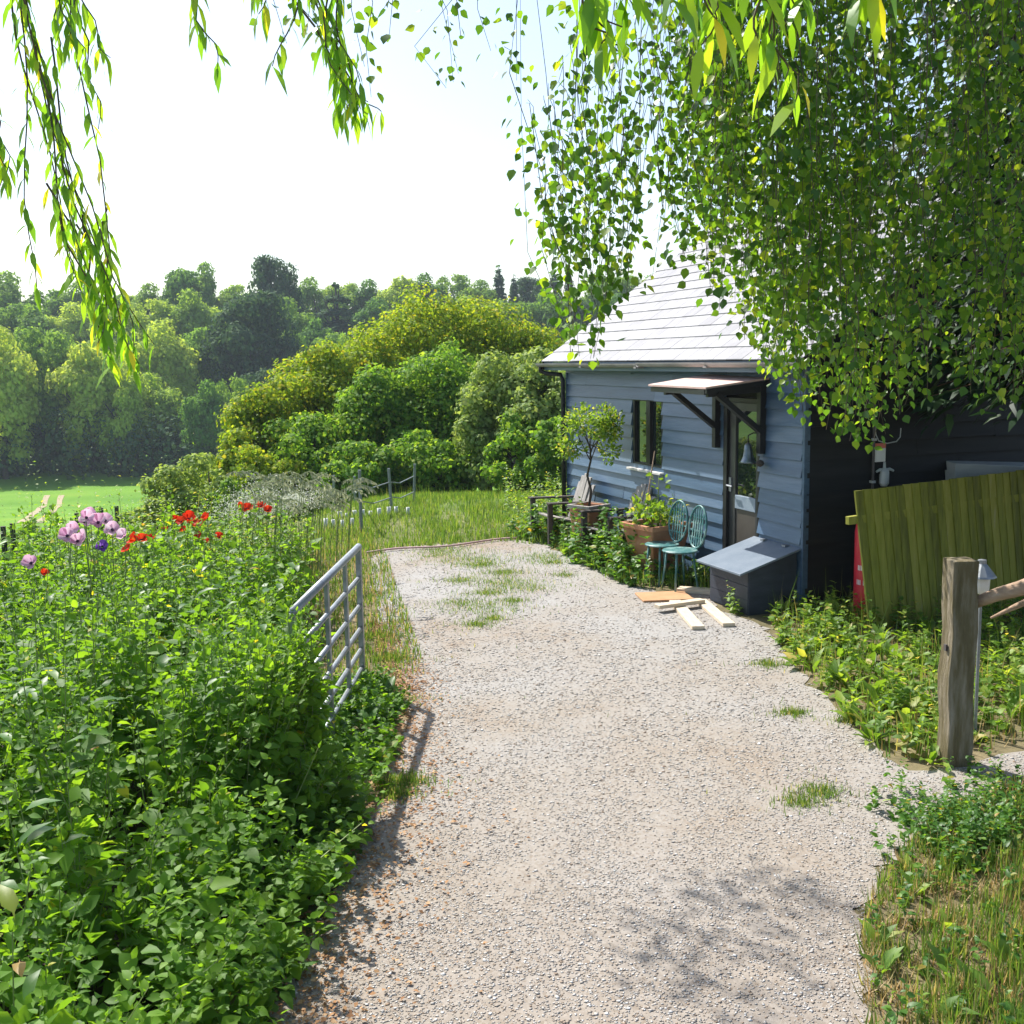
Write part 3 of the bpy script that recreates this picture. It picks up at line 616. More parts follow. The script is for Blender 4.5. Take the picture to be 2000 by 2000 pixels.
# wooden armchairs
def armchair(label, loc, rot):
    c = thing('wooden_armchair', label, 'armchair', loc, rot, 'low wooden armchairs on the bank by the cabin')
    # local: facing -Y
    mb = MB()
    for k in range(5): mb.hexa([(-.28, -.30 + k * .115, .42 - k * .028), (.28, -.30 + k * .115, .42 - k * .028), (.28, -.195 + k * .115, .40 - k * .028), (-.28, -.195 + k * .115, .40 - k * .028), (-.28, -.30 + k * .115, .442 - k * .028), (.28, -.30 + k * .115, .442 - k * .028), (.28, -.195 + k * .115, .422 - k * .028), (-.28, -.195 + k * .115, .422 - k * .028)])
    mb.build('seat', M['greywood'], c, .004)
    mb = MB(); hs = [.50, .60, .64, .60, .50]
    for k in range(5):
        x0 = -.27 + k * .108; mb.hexa([(x0, .22, .33), (x0 + .104, .22, .33), (x0 + .104, .245, .33), (x0, .245, .33), (x0 - .01 + .004 * k, .40, .33 + hs[k]), (x0 + .098 + .006 * k, .40, .33 + hs[k]), (x0 + .098 + .006 * k, .425, .33 + hs[k]), (x0 - .01 + .004 * k, .425, .33 + hs[k])])
    mb.build('backrest', M['greywood'], c, .004)
    for sx in (-1, 1):
        mb = MB(); mb.hexa([(sx * .36 - .06, -.34, .61), (sx * .36 + .06, -.34, .61), (sx * .36 + .045, .36, .595), (sx * .36 - .045, .36, .595), (sx * .36 - .06, -.34, .635), (sx * .36 + .06, -.34, .635), (sx * .36 + .045, .36, .62), (sx * .36 - .045, .36, .62)]); mb.build('armrest', M['darkwood'], c, .006)
        mb = MB(); mb.box(sx * .33 - .025, sx * .33 + .025, -.33, -.26, 0, .61); mb.build('leg', M['darkwood'], c, .005)
        mb = MB(); mb.bar((sx * .33, .33, 0), (sx * .33, .24, .60), .05, .07, (0, 1, 0)); mb.build('leg', M['darkwood'], c, .005)
    return c
ac = G(1120, 1035); q = W(5.06, .56, 0)
armchair('low weathered wooden armchair at the far end of the cabin wall', (q[0], q[1], -.02), CROT)
q = W(3.32, .50, 0)
armchair('low weathered wooden armchair half hidden behind the large terracotta planter', (q[0], q[1], .0), CROT + .1)

# green bistro chairs
def bistro(label, loc, rot):
    c = thing('garden_chair', label, 'garden chair', loc, rot, 'green metal garden chairs by the door')
    mb = MB(); mb.lathe([(.02, .0), (.17, .0), (.195, .006), (.20, .016), (.19, .024), (.02, .020)], 22, (0, 0, .44)); mb.build('seat', M['greenmetal'], c, smooth=True)
    bk = MB(); pts = []
    for k in range(25):
        a = math.pi * 2 * k / 24; pts.append((.17 * math.sin(a), .20 + .06 * (1 - math.cos(a)) * .5 + .0, .70 - .235 * math.cos(a)))
    bk.tube(pts, .013, 8, False); b_ = bk.build('backrest', M['greenmetal'], c, smooth=True)
    lt_ = MB()
    for xx in (-.09, -.045, 0, .045, .09):
        hh = .225 * math.sqrt(max(0, 1 - (xx / .17) ** 2)); lt_.bar((xx, .205 + .0, .70 - hh), (xx, .255, .70 + hh), .018, .008, (0, 1, 0))
    for zz in (.58, .66, .74, .82):
        hw_ = .165 * math.sqrt(max(0, 1 - ((zz - .70) / .235) ** 2)); yy = .205 + .06 * (zz - .465) / .47; lt_.bar((-hw_, yy, zz), (hw_, yy, zz), .016, .008, (0, 1, 0))
    lt_.build('lattice', M['greenmetal'], b_)
    for a in (45, 135, 225, 315):
        ca, sa = math.cos(math.radians(a)), math.sin(math.radians(a)); mb = MB(); mb.tube([(.15 * ca, .15 * sa, .44), (.17 * ca, .17 * sa, .25), (.21 * ca, .21 * sa, 0)], [.014, .012, .012], 7); mb.build('leg', M['greenmetal'], c, smooth=True)
    return c
for (px, py, lab, r_) in ((1293, 1062, 'green metal garden chair nearest the terracotta planter', .15), (1328, 1074, 'green metal garden chair nearest the dark storage box', .05)):
    q = G(px, py, .46); bistro(lab, (q[0], q[1], 0), CROT + r_)

# planks on the ground
def plank(name, lab, a, b, wd, th, mt, z=.008, grp='boards lying on the gravel by the storage box'):
    o = thing(name, lab, 'board', ((a[0] + b[0]) / 2, (a[1] + b[1]) / 2, z), math.atan2(b[1] - a[1], b[0] - a[0]), grp)
    L = math.hypot(b[0] - a[0], b[1] - a[1]); mb = MB(); mb.box(-L / 2, L / 2, -wd / 2, wd / 2, 0, th); mb.build('board', mt, o, .004)
    return o
plank('timber_plank', 'pale timber plank pointing at the drive, farther from the storage box', G(1318, 1180), G(1364, 1232), .12, .038, M['palewood'])
plank('timber_plank', 'pale timber plank pointing at the drive, nearer the storage box', G(1368, 1178), G(1424, 1226), .12, .038, M['palewood'])
plank('timber_plank', 'pale timber plank lying crosswise behind the other two planks', G(1283, 1188, .05), G(1372, 1176, .05), .10, .038, M['palewood'], .048)
plank('timber_plank', 'pale timber plank lying against the foot of the storage box', G(1325, 1156), G(1412, 1162), .16, .045, M['palewood'])
plank('plywood_sheet', 'orange brown plywood sheet lying on the gravel next to the pale planks', G(1248, 1170), G(1345, 1166), .42, .02, M['orangewood'])

# ------------------------------------------------------------------ gas bottle and fittings on the end wall
gq = D(1702, 1010, 10.55)
gas = thing('gas_cylinder', 'tall red gas cylinder with white lettering behind the end of the mossy fence', 'gas cylinder', (gq[0], gq[1], 0))
gh = gq[2]
mb = MB(); mb.lathe([(.10, 0), (.145, .03), (.15, .08), (.15, gh - .14), (.14, gh - .07), (.10, gh - .02), (.05, gh), (.03, gh + .01)], 28); mb.build('cylinder_body', M['redpaint'], gas, smooth=True)
mb = MB(); mb.lathe([(.035, 0), (.035, .05), (.02, .06), (.02, .10)], 12, (0, 0, gh)); mb.build('valve', M['galv'], gas)
for k, (zz, a_) in enumerate(((gh * .50, 205), (gh * .36, 200), (gh * .43, 230), (gh * .50, 232), (gh * .36, 228))):
    mb = MB(); a0 = math.radians(a_)
    for j in range(3):
        aa = a0 + j * .12; r_ = .1515; z2 = zz
        mb.add([(r_ * math.cos(aa), r_ * math.sin(aa), z2), (r_ * math.cos(aa + .07), r_ * math.sin(aa + .07), z2), (r_ * math.cos(aa + .07), r_ * math.sin(aa + .07), z2 + .05), (r_ * math.cos(aa), r_ * math.sin(aa), z2 + .05)], [(0, 1, 2, 3)])
    mb.build('lettering', M['white'], gas)
def EW(px, py, out=.05):     # point on the end wall plane
    d = ray(px, py); q0 = A - cu * out; t = ((q0 - cC) @ cu) / (d @ cu); return cC + d * t
ang_end = math.atan2(cn[1], cn[0])
q = EW(1719, 866); sg = thing('safety_notice', 'small white notice with red heading on the black end wall', 'notice', tuple(EW(1719, 882)), ang_end)
mb = MB(); mb.box(-.065, .065, -.006, .004, -.105, .035); mb.build('card', M['white'], sg, .002)
mb = MB(); mb.box(-.065, .065, -.007, .004, .036, .085); mb.build('heading', M['signred'], sg, .002)
rg = thing('gas_regulator', 'grey gas regulator with two inlet arms on the black end wall', 'regulator', tuple(EW(1727, 925)), ang_end)
mb = MB(); mb.lathe([(.03, -.13), (.05, -.10), (.05, .02), (.03, .05), (.016, .06), (.012, .12)], 14); mb.build('regulator_body', M['greyplastic'], rg, .003)
for sx in (-1, 1):
    mb = MB(); mb.tube([(0, 0, .03), (sx * .06, -.01, .045), (sx * .105, -.01, .025)], [.02, .016, .012], 8); mb.build('inlet', M['greyplastic'], rg)
mb = MB(); mb.tube([(-.02, 0, -.12), (-.02, -.02, -.5), (-.1, -.05, -.9)], .009, 6); mb.build('hose', M['black'], rg)
pi_ = thing('wall_pipe', 'thin dark pipe running up the black end wall beside the notice', 'pipe', tuple(EW(1704, 960)), ang_end)
mb = MB(); za = EW(1704, 790)[2] - EW(1704, 960)[2]; mb.tube([(0, 0, -.7), (0, 0, za)], .014, 8); mb.build('pipe_run', M['pipegrey'], pi_)
for z_ in (.1, za * .6):
    mb = MB(); mb.box(-.022, .022, -.02, .03, z_ - .012, z_ + .012); mb.build('clip', M['greyplastic'], pi_)
q = EW(1732, 866); wr_ = thing('bent_wire', 'pale bent wire hooked along the end wall above the notice', 'wire', tuple(q), ang_end)
mb = MB(); mb.tube([(-.15, 0, .22), (-.14, 0, .10), (-.10, 0, .03), (0, 0, 0), (.12, 0, .015), (.165, 0, .06), (.17, 0, .15)], .006, 6); mb.build('wire_run', M['greyplastic'], wr_)

# ------------------------------------------------------------------ mossy fence panel
fa = G(1696, 1238); fb = G(2000, 1195); fd = unit((fb - fa)[None])[0]; fdir = math.atan2(fd[1], fd[0])
ta = D(1661, 958, fa[1] + .02); fh = float(ta[2]); tb = D(2000, 918, fb[1])
lean = float((ta - fa) @ fd)
fen = thing('board_fence', 'leaning close boarded fence panel green with algae in front of the end wall', 'fence', tuple(fa), fdir)
FLEN = 3.2; slope = (tb[2] - fh) / float((tb - ta) @ fd)
mb = MB(); x = 0.0; bw = .094
while x < FLEN:
    w2 = bw + random.uniform(-.004, .004); h_ = fh + slope * x + random.uniform(-.004, .004); zb = .03 + .004 * random.random()
    j = random.uniform(-.003, .003)
    V = [(x, -.022 + j, zb), (x + w2 + .014, -.010 + j, zb), (x + w2 + .014, .0, zb), (x, .0, zb)]
    T = [(px_ + lean * 1.0, py_ + .05, h_) for px_, py_, _z in V]
    mb.hexa(V + T); x += w2
mb.build('boards', M['fence'], fen)
for hz in (.30, .80):
    zz = fh * hz; x0 = lean * hz; mb = MB(); mb.bar((x0 - (.10 if hz > .5 else -.05), .05, zz), (FLEN, .05, zz + slope * FLEN), .05, .075); mb.build('rail', M['fence'], fen, .004)
mb = MB(); mb.box(0.05, FLEN, -.028, .0, .0, .028); mb.build('gravel_board', M['greywood'], fen)
q = D(1866, 905, 11.35); q2 = D(2060, 920, 11.6)
pb = thing('storage_bunker', 'pale grey bunker top showing over the mossy fence panel', 'bunker', (float(q[0]), float(q[1]), 0), math.atan2(q2[1] - q[1], q2[0] - q[0]))
zz = float(q[2]); mb = MB(); mb.hexa([(0, 0, 0), (1.8, 0, 0), (1.8, .6, 0), (0, .6, 0), (0, 0, zz), (1.8, 0, zz - .13), (1.8, .6, zz - .08), (0, .6, zz + .05)]); mb.build('bunker_body', M['palepanel'], pb, .008)
mb = MB(); mb.hexa([(-.04, -.012, zz - .20), (1.8, -.012, zz - .31), (1.8, -.002, zz - .31), (-.04, -.002, zz - .20), (-.04, -.012, zz - .15), (1.8, -.012, zz - .27), (1.8, -.002, zz - .27), (-.04, -.002, zz - .15)]); mb.build('trim_strip', M['greywood'], pb)

# ------------------------------------------------------------------ post and rails on the right
pq = G(1862, 1492); ph = float(D(1866, 1092, pq[1])[2])
post = thing('gate_post', 'stout weathered square timber post standing beside the drive', 'post', tuple(pq), math.radians(3))
mb = MB(); hw = .080
NV = 10; V = []; F = []
for i in range(NV):
    z = ph * i / (NV - 1); q_ = hw * (1 + .03 * math.sin(i * 2.1)); ox = .006 * math.sin(i * 1.3); oy = .006 * math.cos(i * 1.7)
    V += [(-q_ + ox, -q_ + oy, z), (q_ + ox, -q_ + oy, z), (q_ + ox, q_ + oy, z), (-q_ + ox, q_ + oy, z)]
for i in range(NV - 1):
    for k in range(4): F.append((4 * i + k, 4 * i + (k + 1) % 4, 4 * i + 4 + (k + 1) % 4, 4 * i + 4 + k))
F += [(3, 2, 1, 0), tuple(4 * (NV - 1) + k for k in range(4))]
mb.add(V, F); mb.build('post_body', M['post'], post, .006)
mb = MB(); mb.box(-hw - .012, -hw, -.03, .0, ph * .565, ph * .595); mb.build('hinge_pin', M['pipegrey'], post)
r0 = D(1905, 1178, pq[1]); r1 = D(2050, 1128, pq[1] - .12)
rl = thing('split_rail', 'peeled split rail running from the post out of view, thicker of two', 'rail', tuple(r0), 0)
dv = Vector(r1 - r0); mb = MB(); mb.tube([(-.03, .01, -.012), dv * .3 + Vector((0, 0, .008)), dv * .6 + Vector((0, 0, -.004)), dv, dv * 1.8], [.034, .042, .048, .055, .06], 9); mb.build('pole', M['rail'], rl, smooth=True)
r0 = D(1935, 1207, pq[1] + .25); r1 = D(2060, 1150, pq[1] + .1)
rl = thing('split_rail', 'thin peeled rail just below the thicker rail beside the post', 'rail', tuple(r0), 0)
dv = Vector(r1 - r0); mb = MB(); mb.tube([(0, 0, 0), dv * .4, dv, dv * 1.8], [.008, .020, .026, .028], 8); mb.build('pole', M['rail'], rl, smooth=True)
lq = D(1917, 1130, pq[1] + .5)
ln = thing('garden_lantern', 'small white garden lantern on a stake behind the timber post', 'lantern', (lq[0], lq[1], 0))
zz = float(lq[2]); mb = MB(); mb.lathe([(.012, 0), (.012, zz - .10)], 8); mb.build('stake', M['galv'], ln)
mb = MB(); mb.lathe([(.035, -.10), (.05, -.09), (.055, .0), (.05, .01)], 16, (0, 0, zz)); mb.build('glass_body', M['white'], ln, smooth=True)
mb = MB(); mb.lathe([(.095, 0.0), (.09, .012), (.045, .07), (.028, .09), (.028, .115), (.005, .12)], 12, (0, 0, zz + .012)); mb.build('lantern_cap', M['galv'], ln)

# ------------------------------------------------------------------ field gate
ge = G(709, 1338); gz = float(D(686, 1064, ge[1] + .02)[2])
gn = G(560, 1200, gz); gdir3 = unit(np.array([[gn[0] - ge[0], gn[1] - ge[1], 0]]))[0]
gt_lean = float((D(686, 1064, ge[1]) - ge) @ np.array([1, 0, 0]))
gate = thing('field_gate', 'open galvanised steel field gate sunk in the nettles beside the drive', 'gate', tuple(ge), math.atan2(gdir3[1], gdir3[0]))
def gp(x, z): return (x + (-gt_lean) * 0.0 + z / gz * .10, 0 + z / gz * .02, z)
GL = 2.25
mb = MB(); mb.tube([gp(-.02, gz), gp(GL, gz)], .028, 10); top_rail = mb.build('top_rail', M['galv'], gate, smooth=True)
hts = [gz * .80 - .02, gz * .585, gz * .42, gz * .27, gz * .13]
for hgt in hts:
    mb = MB(); mb.tube([gp(.0, hgt), gp(GL, hgt)], .019, 8); mb.build('bar', M['galv'], gate, smooth=True)
for xx in (0, .58, 1.25, GL):
    mb = MB(); mb.bar(gp(xx, .02), gp(xx, gz), .028 if xx not in (0, GL) else .042, .05, (1, 0, 0)); mb.build('upright', M['galv'], gate, .003)

# ------------------------------------------------------------------ support frame of stakes and cords, white guards
frm = thing('plant_support_frame', 'frame of grey stakes and cords at the edge of the grass below the trees', 'support frame', tuple(G(706, 1040)))
o0 = G(706, 1040)
def hitp(px, py):
    q = hit(px, py); return q
stk = [((706, 1040), (702, 918), 16.6), ((766, 1010), (759, 915), 19.0), ((808, 1000), (810, 906), 20.2), ((694, 990), (692, 930), 21.0), ((651, 990), (652, 928), 22.0)]
tops = []
for (b_, t_2, yy) in stk:
    qb = D(b_[0], b_[1], yy); qt = D(t_2[0], t_2[1], yy); qb[2] = min(qb[2], float(zt(qb[0], qb[1])))
    mb = MB(); mb.tube([qb - o0, qt - o0], .026, 7); mb.build('stake', M['stake'], frm); tops.append((qb - o0, qt - o0))
def cord(i, j, f, g, sag=.06):
    a = tops[i][0] * (1 - f) + tops[i][1] * f; b = tops[j][0] * (1 - g) + tops[j][1] * g
    mb = MB(); mb.tube([a, (a * .6 + b * .4) - np.array([0, 0, sag]), b], .011, 5); mb.build('cord', M['stake'], frm)
cord(0, 1, .76, .72); cord(1, 2, .72, .75); cord(0, 1, .51, .40); cord(1, 2, .42, .42); cord(3, 0, .5, .76); cord(4, 3, .35, .5)
gs = thing('plant_guard', 'x', 'plant guard', (0, 0, 0), 0, 'white plant guards in rows on the grass')
mb = MB(); mb.lathe([(.045, 0), (.05, .22), (.044, .22), (.04, .02)], 10); mb.build('guard_tube', M['guard'], gs, smooth=True)
gpos = sorted([(664, 1012), (677, 1010), (693, 1008), (709, 1006), (724, 1008), (741, 1004), (760, 1002), (774, 999), (797, 1000), (637, 1025), (651, 1024), (669, 1024), (688, 1022)], key=lambda q: -q[0])
ordn = 'first second third fourth fifth sixth seventh eighth ninth tenth eleventh twelfth thirteenth fourteenth fifteenth sixteenth seventeenth eighteenth nineteenth twentieth'.split()
rowA = [q for q in gpos if q[1] < 1015]; rowB = [q for q in gpos if q[1] >= 1015]
first = True
for row, nm in ((rowA, 'upper'), (rowB, 'lower')):
    for k, q in enumerate(row):
        o = gs if first else copy_tree(gs); first = False
        yy = 18.4 if nm == 'upper' else 17.0
        w_ = D(q[0], q[1] + 6, yy); o.location = (w_[0], w_[1], float(w_[2])); s_ = random.uniform(.5, .75); o.scale = (s_, s_, s_)
        o['label'] = f'white plant guard tube, {ordn[k]} from the cabin end of the {nm} row by the stakes'
# hose at the end of the drive
h0, h1 = G(716, 1084), G(1010, 1056)
ho = thing('hose', 'faded pink hose lying along the far end of the drive', 'hose', tuple((h0 + h1) / 2)); mid = (h0 + h1) / 2
pts = [h0 * (1 - t) + h1 * t - mid + np.array([0, .10 * math.sin(t * 9), .035]) for t in np.linspace(0, 1, 14)]
mb = MB(); mb.tube(pts, .014, 7); mb.build('hose_run', M['hose'], ho, smooth=True)
# dark stakes along the far edge of the flower bed
sk = None
for k, (px, y0_, y1_, yy) in enumerate(((226, 1062, 988, 13.4), (196, 1062, 992, 13.2), (148, 1070, 1002, 12.6), (22, 1090, 1022, 11.2), (4, 1090, 1028, 10.9))):
    qt = D(px, y1_, yy); zb = float(zt(qt[0], qt[1]))
    if sk is None:
        sk = thing('fence_stake', 'x', 'stake', (0, 0, 0), 0, 'dark fence stakes behind the flower bed')
        mb = MB(); mb.tube([(0, 0, 0), (.01, 0, 1.0)], [.032, .026], 7); mb.build('stake_shaft', M['darkstake'], sk); o = sk
    else: o = copy_tree(sk)
    o.location = (qt[0], qt[1], zb); o.scale = (1, 1, float(qt[2]) - zb)
    o['label'] = f'dark fence stake behind the poppies, {ordn[k]} counting from the gate'

# ------------------------------------------------------------------ ground plants
def top_h(x, y): return .96 + .42 * np.exp(-(((x + 2.0) / .75) ** 2 + ((y - 6.4) / 1.0) ** 2)) + .25 * vnoise(x, y, 1.3, 3) + .10 * vnoise(x, y, .45, 5)
nettle_poly = [(-1.25, 1.9), (-1.28, 3.4), (-1.18, 4.6), (-1.14, 5.6), (-1.30, 6.6), (-1.50, 7.4), (-1.70, 8.2), (-1.85, 9.0), (-2.0, 10.2), (-2.3, 11.5), (-5.6, 11.2), (-7.5, 10.5), (-6.5, 1.9)]
def nettles():
    B_ = scatter(nettle_poly, 4200); v = vnoise(B_[:, 0], B_[:, 1], .75, 17); B_ = B_[RNG.random(len(B_)) < np.clip((v - .25) * 2.4, .12, 1)]
    B_ = np.concatenate([B_, np.c_[RNG.normal(-1.50, .12, 70), RNG.normal(5.95, .25, 70)], np.c_[RNG.normal(-1.235, .045, 30), RNG.normal(6.12, .08, 30)]])
    ed = edge_dist([(-1.25, 1.9), (-1.28, 3.4), (-1.18, 4.6), (-1.14, 5.6), (-1.30, 6.6), (-1.50, 7.4), (-1.70, 8.2), (-1.85, 9.0), (-2.0, 10.2)], B_)
    x, y = B_.T; n = len(B_)
    hh = top_h(x, y) * RNG.uniform(.70, 1.10, n) * np.clip(.46 + ed * 1.0, .35, 1.0) * (.80 + .28 * vnoise(x, y, .6, 23))
    hh = np.maximum(hh, 1.22 * np.exp(-(((x + 1.68) / .42) ** 2 + ((y - 5.9) / .65) ** 2) ** 2) * RNG.uniform(.8, 1.0, n))
    hh[-30:] = RNG.uniform(.8, 1.2, 30)
    L = RNG.normal(0, .13, (n, 2)); L[-30:] *= .3; L[:-30, 0] += np.clip(.16 - ed * .3, 0, .12)[:-30]
    big = RNG.choice([.75, 1.0, 1.45], n, p=[.35, .45, .20])
    P = []; Dr = []; Nr = []; sz = []; ID = []
    stems = MB(); phi0 = RNG.uniform(0, 6.28, n)
    K = 15
    for k in range(K):
        f = 1 - (k / K) ** 1.15 * .85
        base = np.c_[x + L[:, 0] * f, y + L[:, 1] * f, hh * f]
        for sgn in range(4):
            a = phi0 + (k % 2) * 1.57 + sgn * math.pi + (0 if sgn < 2 else .8) + RNG.normal(0, .35, n)
            el = RNG.normal(.75 - k * .12 if k < 8 else -.25, .42, n)
            d = np.c_[np.cos(a) * np.cos(el), np.sin(a) * np.cos(el), np.sin(el)]
            s = np.clip(.030 + .0080 * k, 0, .085) * RNG.uniform(.65, 1.35, n) * big * (1 if sgn < 2 else .55)
            keep = RNG.random(n) < (.97 if k < 10 else .75) * (1 if sgn < 2 else .8)
            P.append((base + d * (s * RNG.uniform(.15, .9, n))[:, None])[keep]); Dr.append(d[keep]); sz.append(s[keep])
            up = np.c_[RNG.normal(0, .6, n), RNG.normal(0, .6, n), np.ones(n)]; Nr.append(up[keep])
    m_ = 12000; Q = scatter(nettle_poly, m_); a = RNG.uniform(0, 6.28, m_); P.append(np.c_[Q, RNG.uniform(.03, .55, m_)]); Dr.append(np.c_[np.cos(a), np.sin(a), RNG.normal(0, .4, m_)]); Nr.append(np.c_[RNG.normal(0, .5, m_), RNG.normal(0, .5, m_), np.ones(m_)]); sz.append(RNG.uniform(.06, .13, m_))
    P, Dr, Nr, sz = map(np.concatenate, (P, Dr, Nr, sz))
    for i in range(0, n):
        stems.tube([(x[i], y[i], 0), (x[i] + L[i, 0] * .3 + random.gauss(0, .02), y[i] + L[i, 1] * .4, hh[i] * .5), (x[i] + L[i, 0], y[i] + L[i, 1], hh[i])], [.005, .004, .002], 3, False)
    return P, Dr, Nr, sz, stems
mb = MB(); mb.add([(x - .05, y, .004) for x, y in nettle_poly], [tuple(range(len(nettle_poly)))])  # dark sheet puts the deep shade between the stems into the ground colour
tag(mb.build('bed_shade_soil', M['soil']), 'dark soil sheet standing in for deep shade under the nettles', kind='structure')
P, Dr, Nr, sz, stems = nettles()
band = scatter([(-1.0, 2.2), (-.98, 4.0), (-.90, 5.0), (-.86, 5.9), (-.84, 7.0), (-.86, 8.0), (-1.1, 8.7), (-1.75, 8.6), (-1.6, 7.4), (-1.42, 6.6), (-1.3, 5.6), (-1.45, 2.2)], 420)
bP, bD, bN, bS = [], [], [], []
for bx0, by0 in band:
    bh = random.uniform(.12, .42) + .35 * max(0, min(1, (-bx0 - .95) / .4)); bh = bh if by0 < 6.6 else random.uniform(.06, .20); lx = random.gauss(.05, .08)
    for k in range(17):
        f = (k + random.random()) / 17; a_ = random.uniform(0, 6.28); el = random.uniform(-.4, .8); bP.append((bx0 + lx * f, by0 + random.gauss(0, .015), bh * f)); bD.append((math.cos(a_) * math.cos(el), math.sin(a_) * math.cos(el), math.sin(el))); bN.append((random.gauss(0, .5), random.gauss(0, .5), 1)); bS.append((.095 - .055 * f) * random.uniform(.6, 1.3))
P = np.concatenate([P, bP]); Dr = np.concatenate([Dr, bD]); Nr = np.concatenate([Nr, bN]); sz = np.concatenate([sz, bS])
rn = np.clip(.55 * RNG.random(len(P)) + .45 * vnoise(P[:, 0], P[:, 1], .9, 9) + np.where(RNG.random(len(P)) < .006, .6, 0), 0, 1)
nb = tag(link('nettles', leaf_mesh('nettles', 'ovate', P, Dr, Nr, sz, RNG.uniform(.85, 1.2, len(P)), rn, .02), M['nettle']), 'thick bed of waist high nettles filling the bank left of the drive', 'nettles', kind='stuff')
stems.build('stems', M['stem'], nb)
# broad leaves: docks and comfrey among the nettles and at the edge
def rosettes(C, n_each, L0, L1, el0=.3, el1=1.1, h=0.0):
    P = []; Dr = []; Nr = []; sz = []
    for (x, y) in C:
        z = float(zt(x, y)) + h * random.random()
        for k in range(random.randint(int(n_each * .7), n_each)):
            a = random.uniform(0, 6.28); el = random.uniform(el0, el1); d = np.array([math.cos(a) * math.cos(el), math.sin(a) * math.cos(el), math.sin(el)])
            P.append((x, y, z)); Dr.append(d); Nr.append((-math.cos(a) * math.sin(el), -math.sin(a) * math.sin(el), math.cos(el))); sz.append(random.uniform(L0, L1))
    return np.array(P), np.array(Dr), np.array(Nr), np.array(sz)
edge_pts = [(-1.02, 3.5), (-1.05, 3.9), (-1.02, 4.3), (-.98, 4.7), (-1.0, 5.1), (-.97, 5.5), (-.95, 5.9), (-.95, 6.3), (-1.0, 6.8), (-1.02, 7.2), (-1.05, 7.6), (-1.1, 8.0), (-1.15, 3.2), (-1.3, 2.8), (-.9, 6.9), (-.88, 7.9), (-1.0, 8.25)]
E1 = rosettes(edge_pts[::2], 8, .12, .25, .2, 1.1)
inn = scatter(nettle_poly, 230); E2 = rosettes(inn, 4, .08, .17, .0, .8, .0); E2[0][:, 2] = top_h(E2[0][:, 0], E2[0][:, 1]) * RNG.uniform(.6, .98, len(E2[0]))
E = cat(E1, E2)
tag(link('dock_leaves', leaf_mesh('dock_leaves', 'dock', *E, RNG.uniform(.9, 1.3, len(E[0])), np.clip(RNG.beta(2, 2.2, len(E[0])) + (RNG.random(len(E[0])) < .03) * .5, 0, 1), .02), M['dock']), 'broad dock leaves along the nettle edge and among the nettles', 'dock leaves', kind='stuff')

def grass(poly, n, h0, h1, wd, clump=.5, lean=.35, zoff=0, sd=1, mask=None):
    Q = scatter(poly, n); v = vnoise(Q[:, 0], Q[:, 1], clump, sd); k = RNG.random(n) < (.25 + .95 * v); Q = Q[k]; n = len(Q)
    if mask is not None:
        k = mask(Q); Q = Q[k]; n = len(Q)
    a = RNG.uniform(0, 6.28, n); l_ = np.abs(RNG.normal(0, lean, n)); d = np.c_[np.cos(a) * l_, np.sin(a) * l_, np.ones(n)]
    Nr = np.c_[np.cos(a), np.sin(a), np.full(n, -.1)]
    s = RNG.uniform(h0, h1, n); return np.c_[Q, zt(Q[:, 0], Q[:, 1]) + zoff], d, -Nr, s, wd / s
def put_grass(name, label, mat, *packs, rnd=None):
    P, d, Nr, s, wd = (np.concatenate([q[k] for q in packs]) for k in range(5))
    return tag(link(name, leaf_mesh(name, 'blade', P, d, Nr, s, wd, rnd), mat), label, name.replace('_', ' '), kind='stuff')
back_poly = [(-2.6, 14.2), (-1.9, 15.0), (-.2, 15.5), (.4, 15.2), (1.2, 16.5), (1.6, 20), (2, 25), (-3, 25), (-3.4, 18)]
P_ = grass(back_poly, 30000, .04, .15, .015, 1.4, .9); P2_ = grass(back_poly, 700, .15, .32, .008, 1.4, .5, sd=4)
put_grass('meadow_grass', 'sunlit rough grass between the end of the drive and the hedge trees', M['grass'], P_, P2_, rnd=.22 + RNG.random(len(P_[0]) + len(P2_[0])) * .68)
# dry grass beside the gate and drive edge
dg_poly = [(-1.35, 8.4), (-.75, 8.9), (-.9, 10.0), (-1.3, 12.2), (-1.7, 14.6), (-2.3, 16.8), (-3.6, 16.5), (-2.9, 12.5), (-2.3, 10)]
put_grass('dry_grass', 'straw coloured dry grass behind the field gate along the drive', M['drygrass'], grass(dg_poly, 3000, .03, .10, .010, .8, 1.0), grass(dg_poly, 60, .15, .35, .006, .8, .5))
put_grass('verge_grass', 'green grass mixed through the dry strip by the gate', M['grass'], grass(dg_poly, 10000, .03, .11, .012, .7, .9, sd=8))
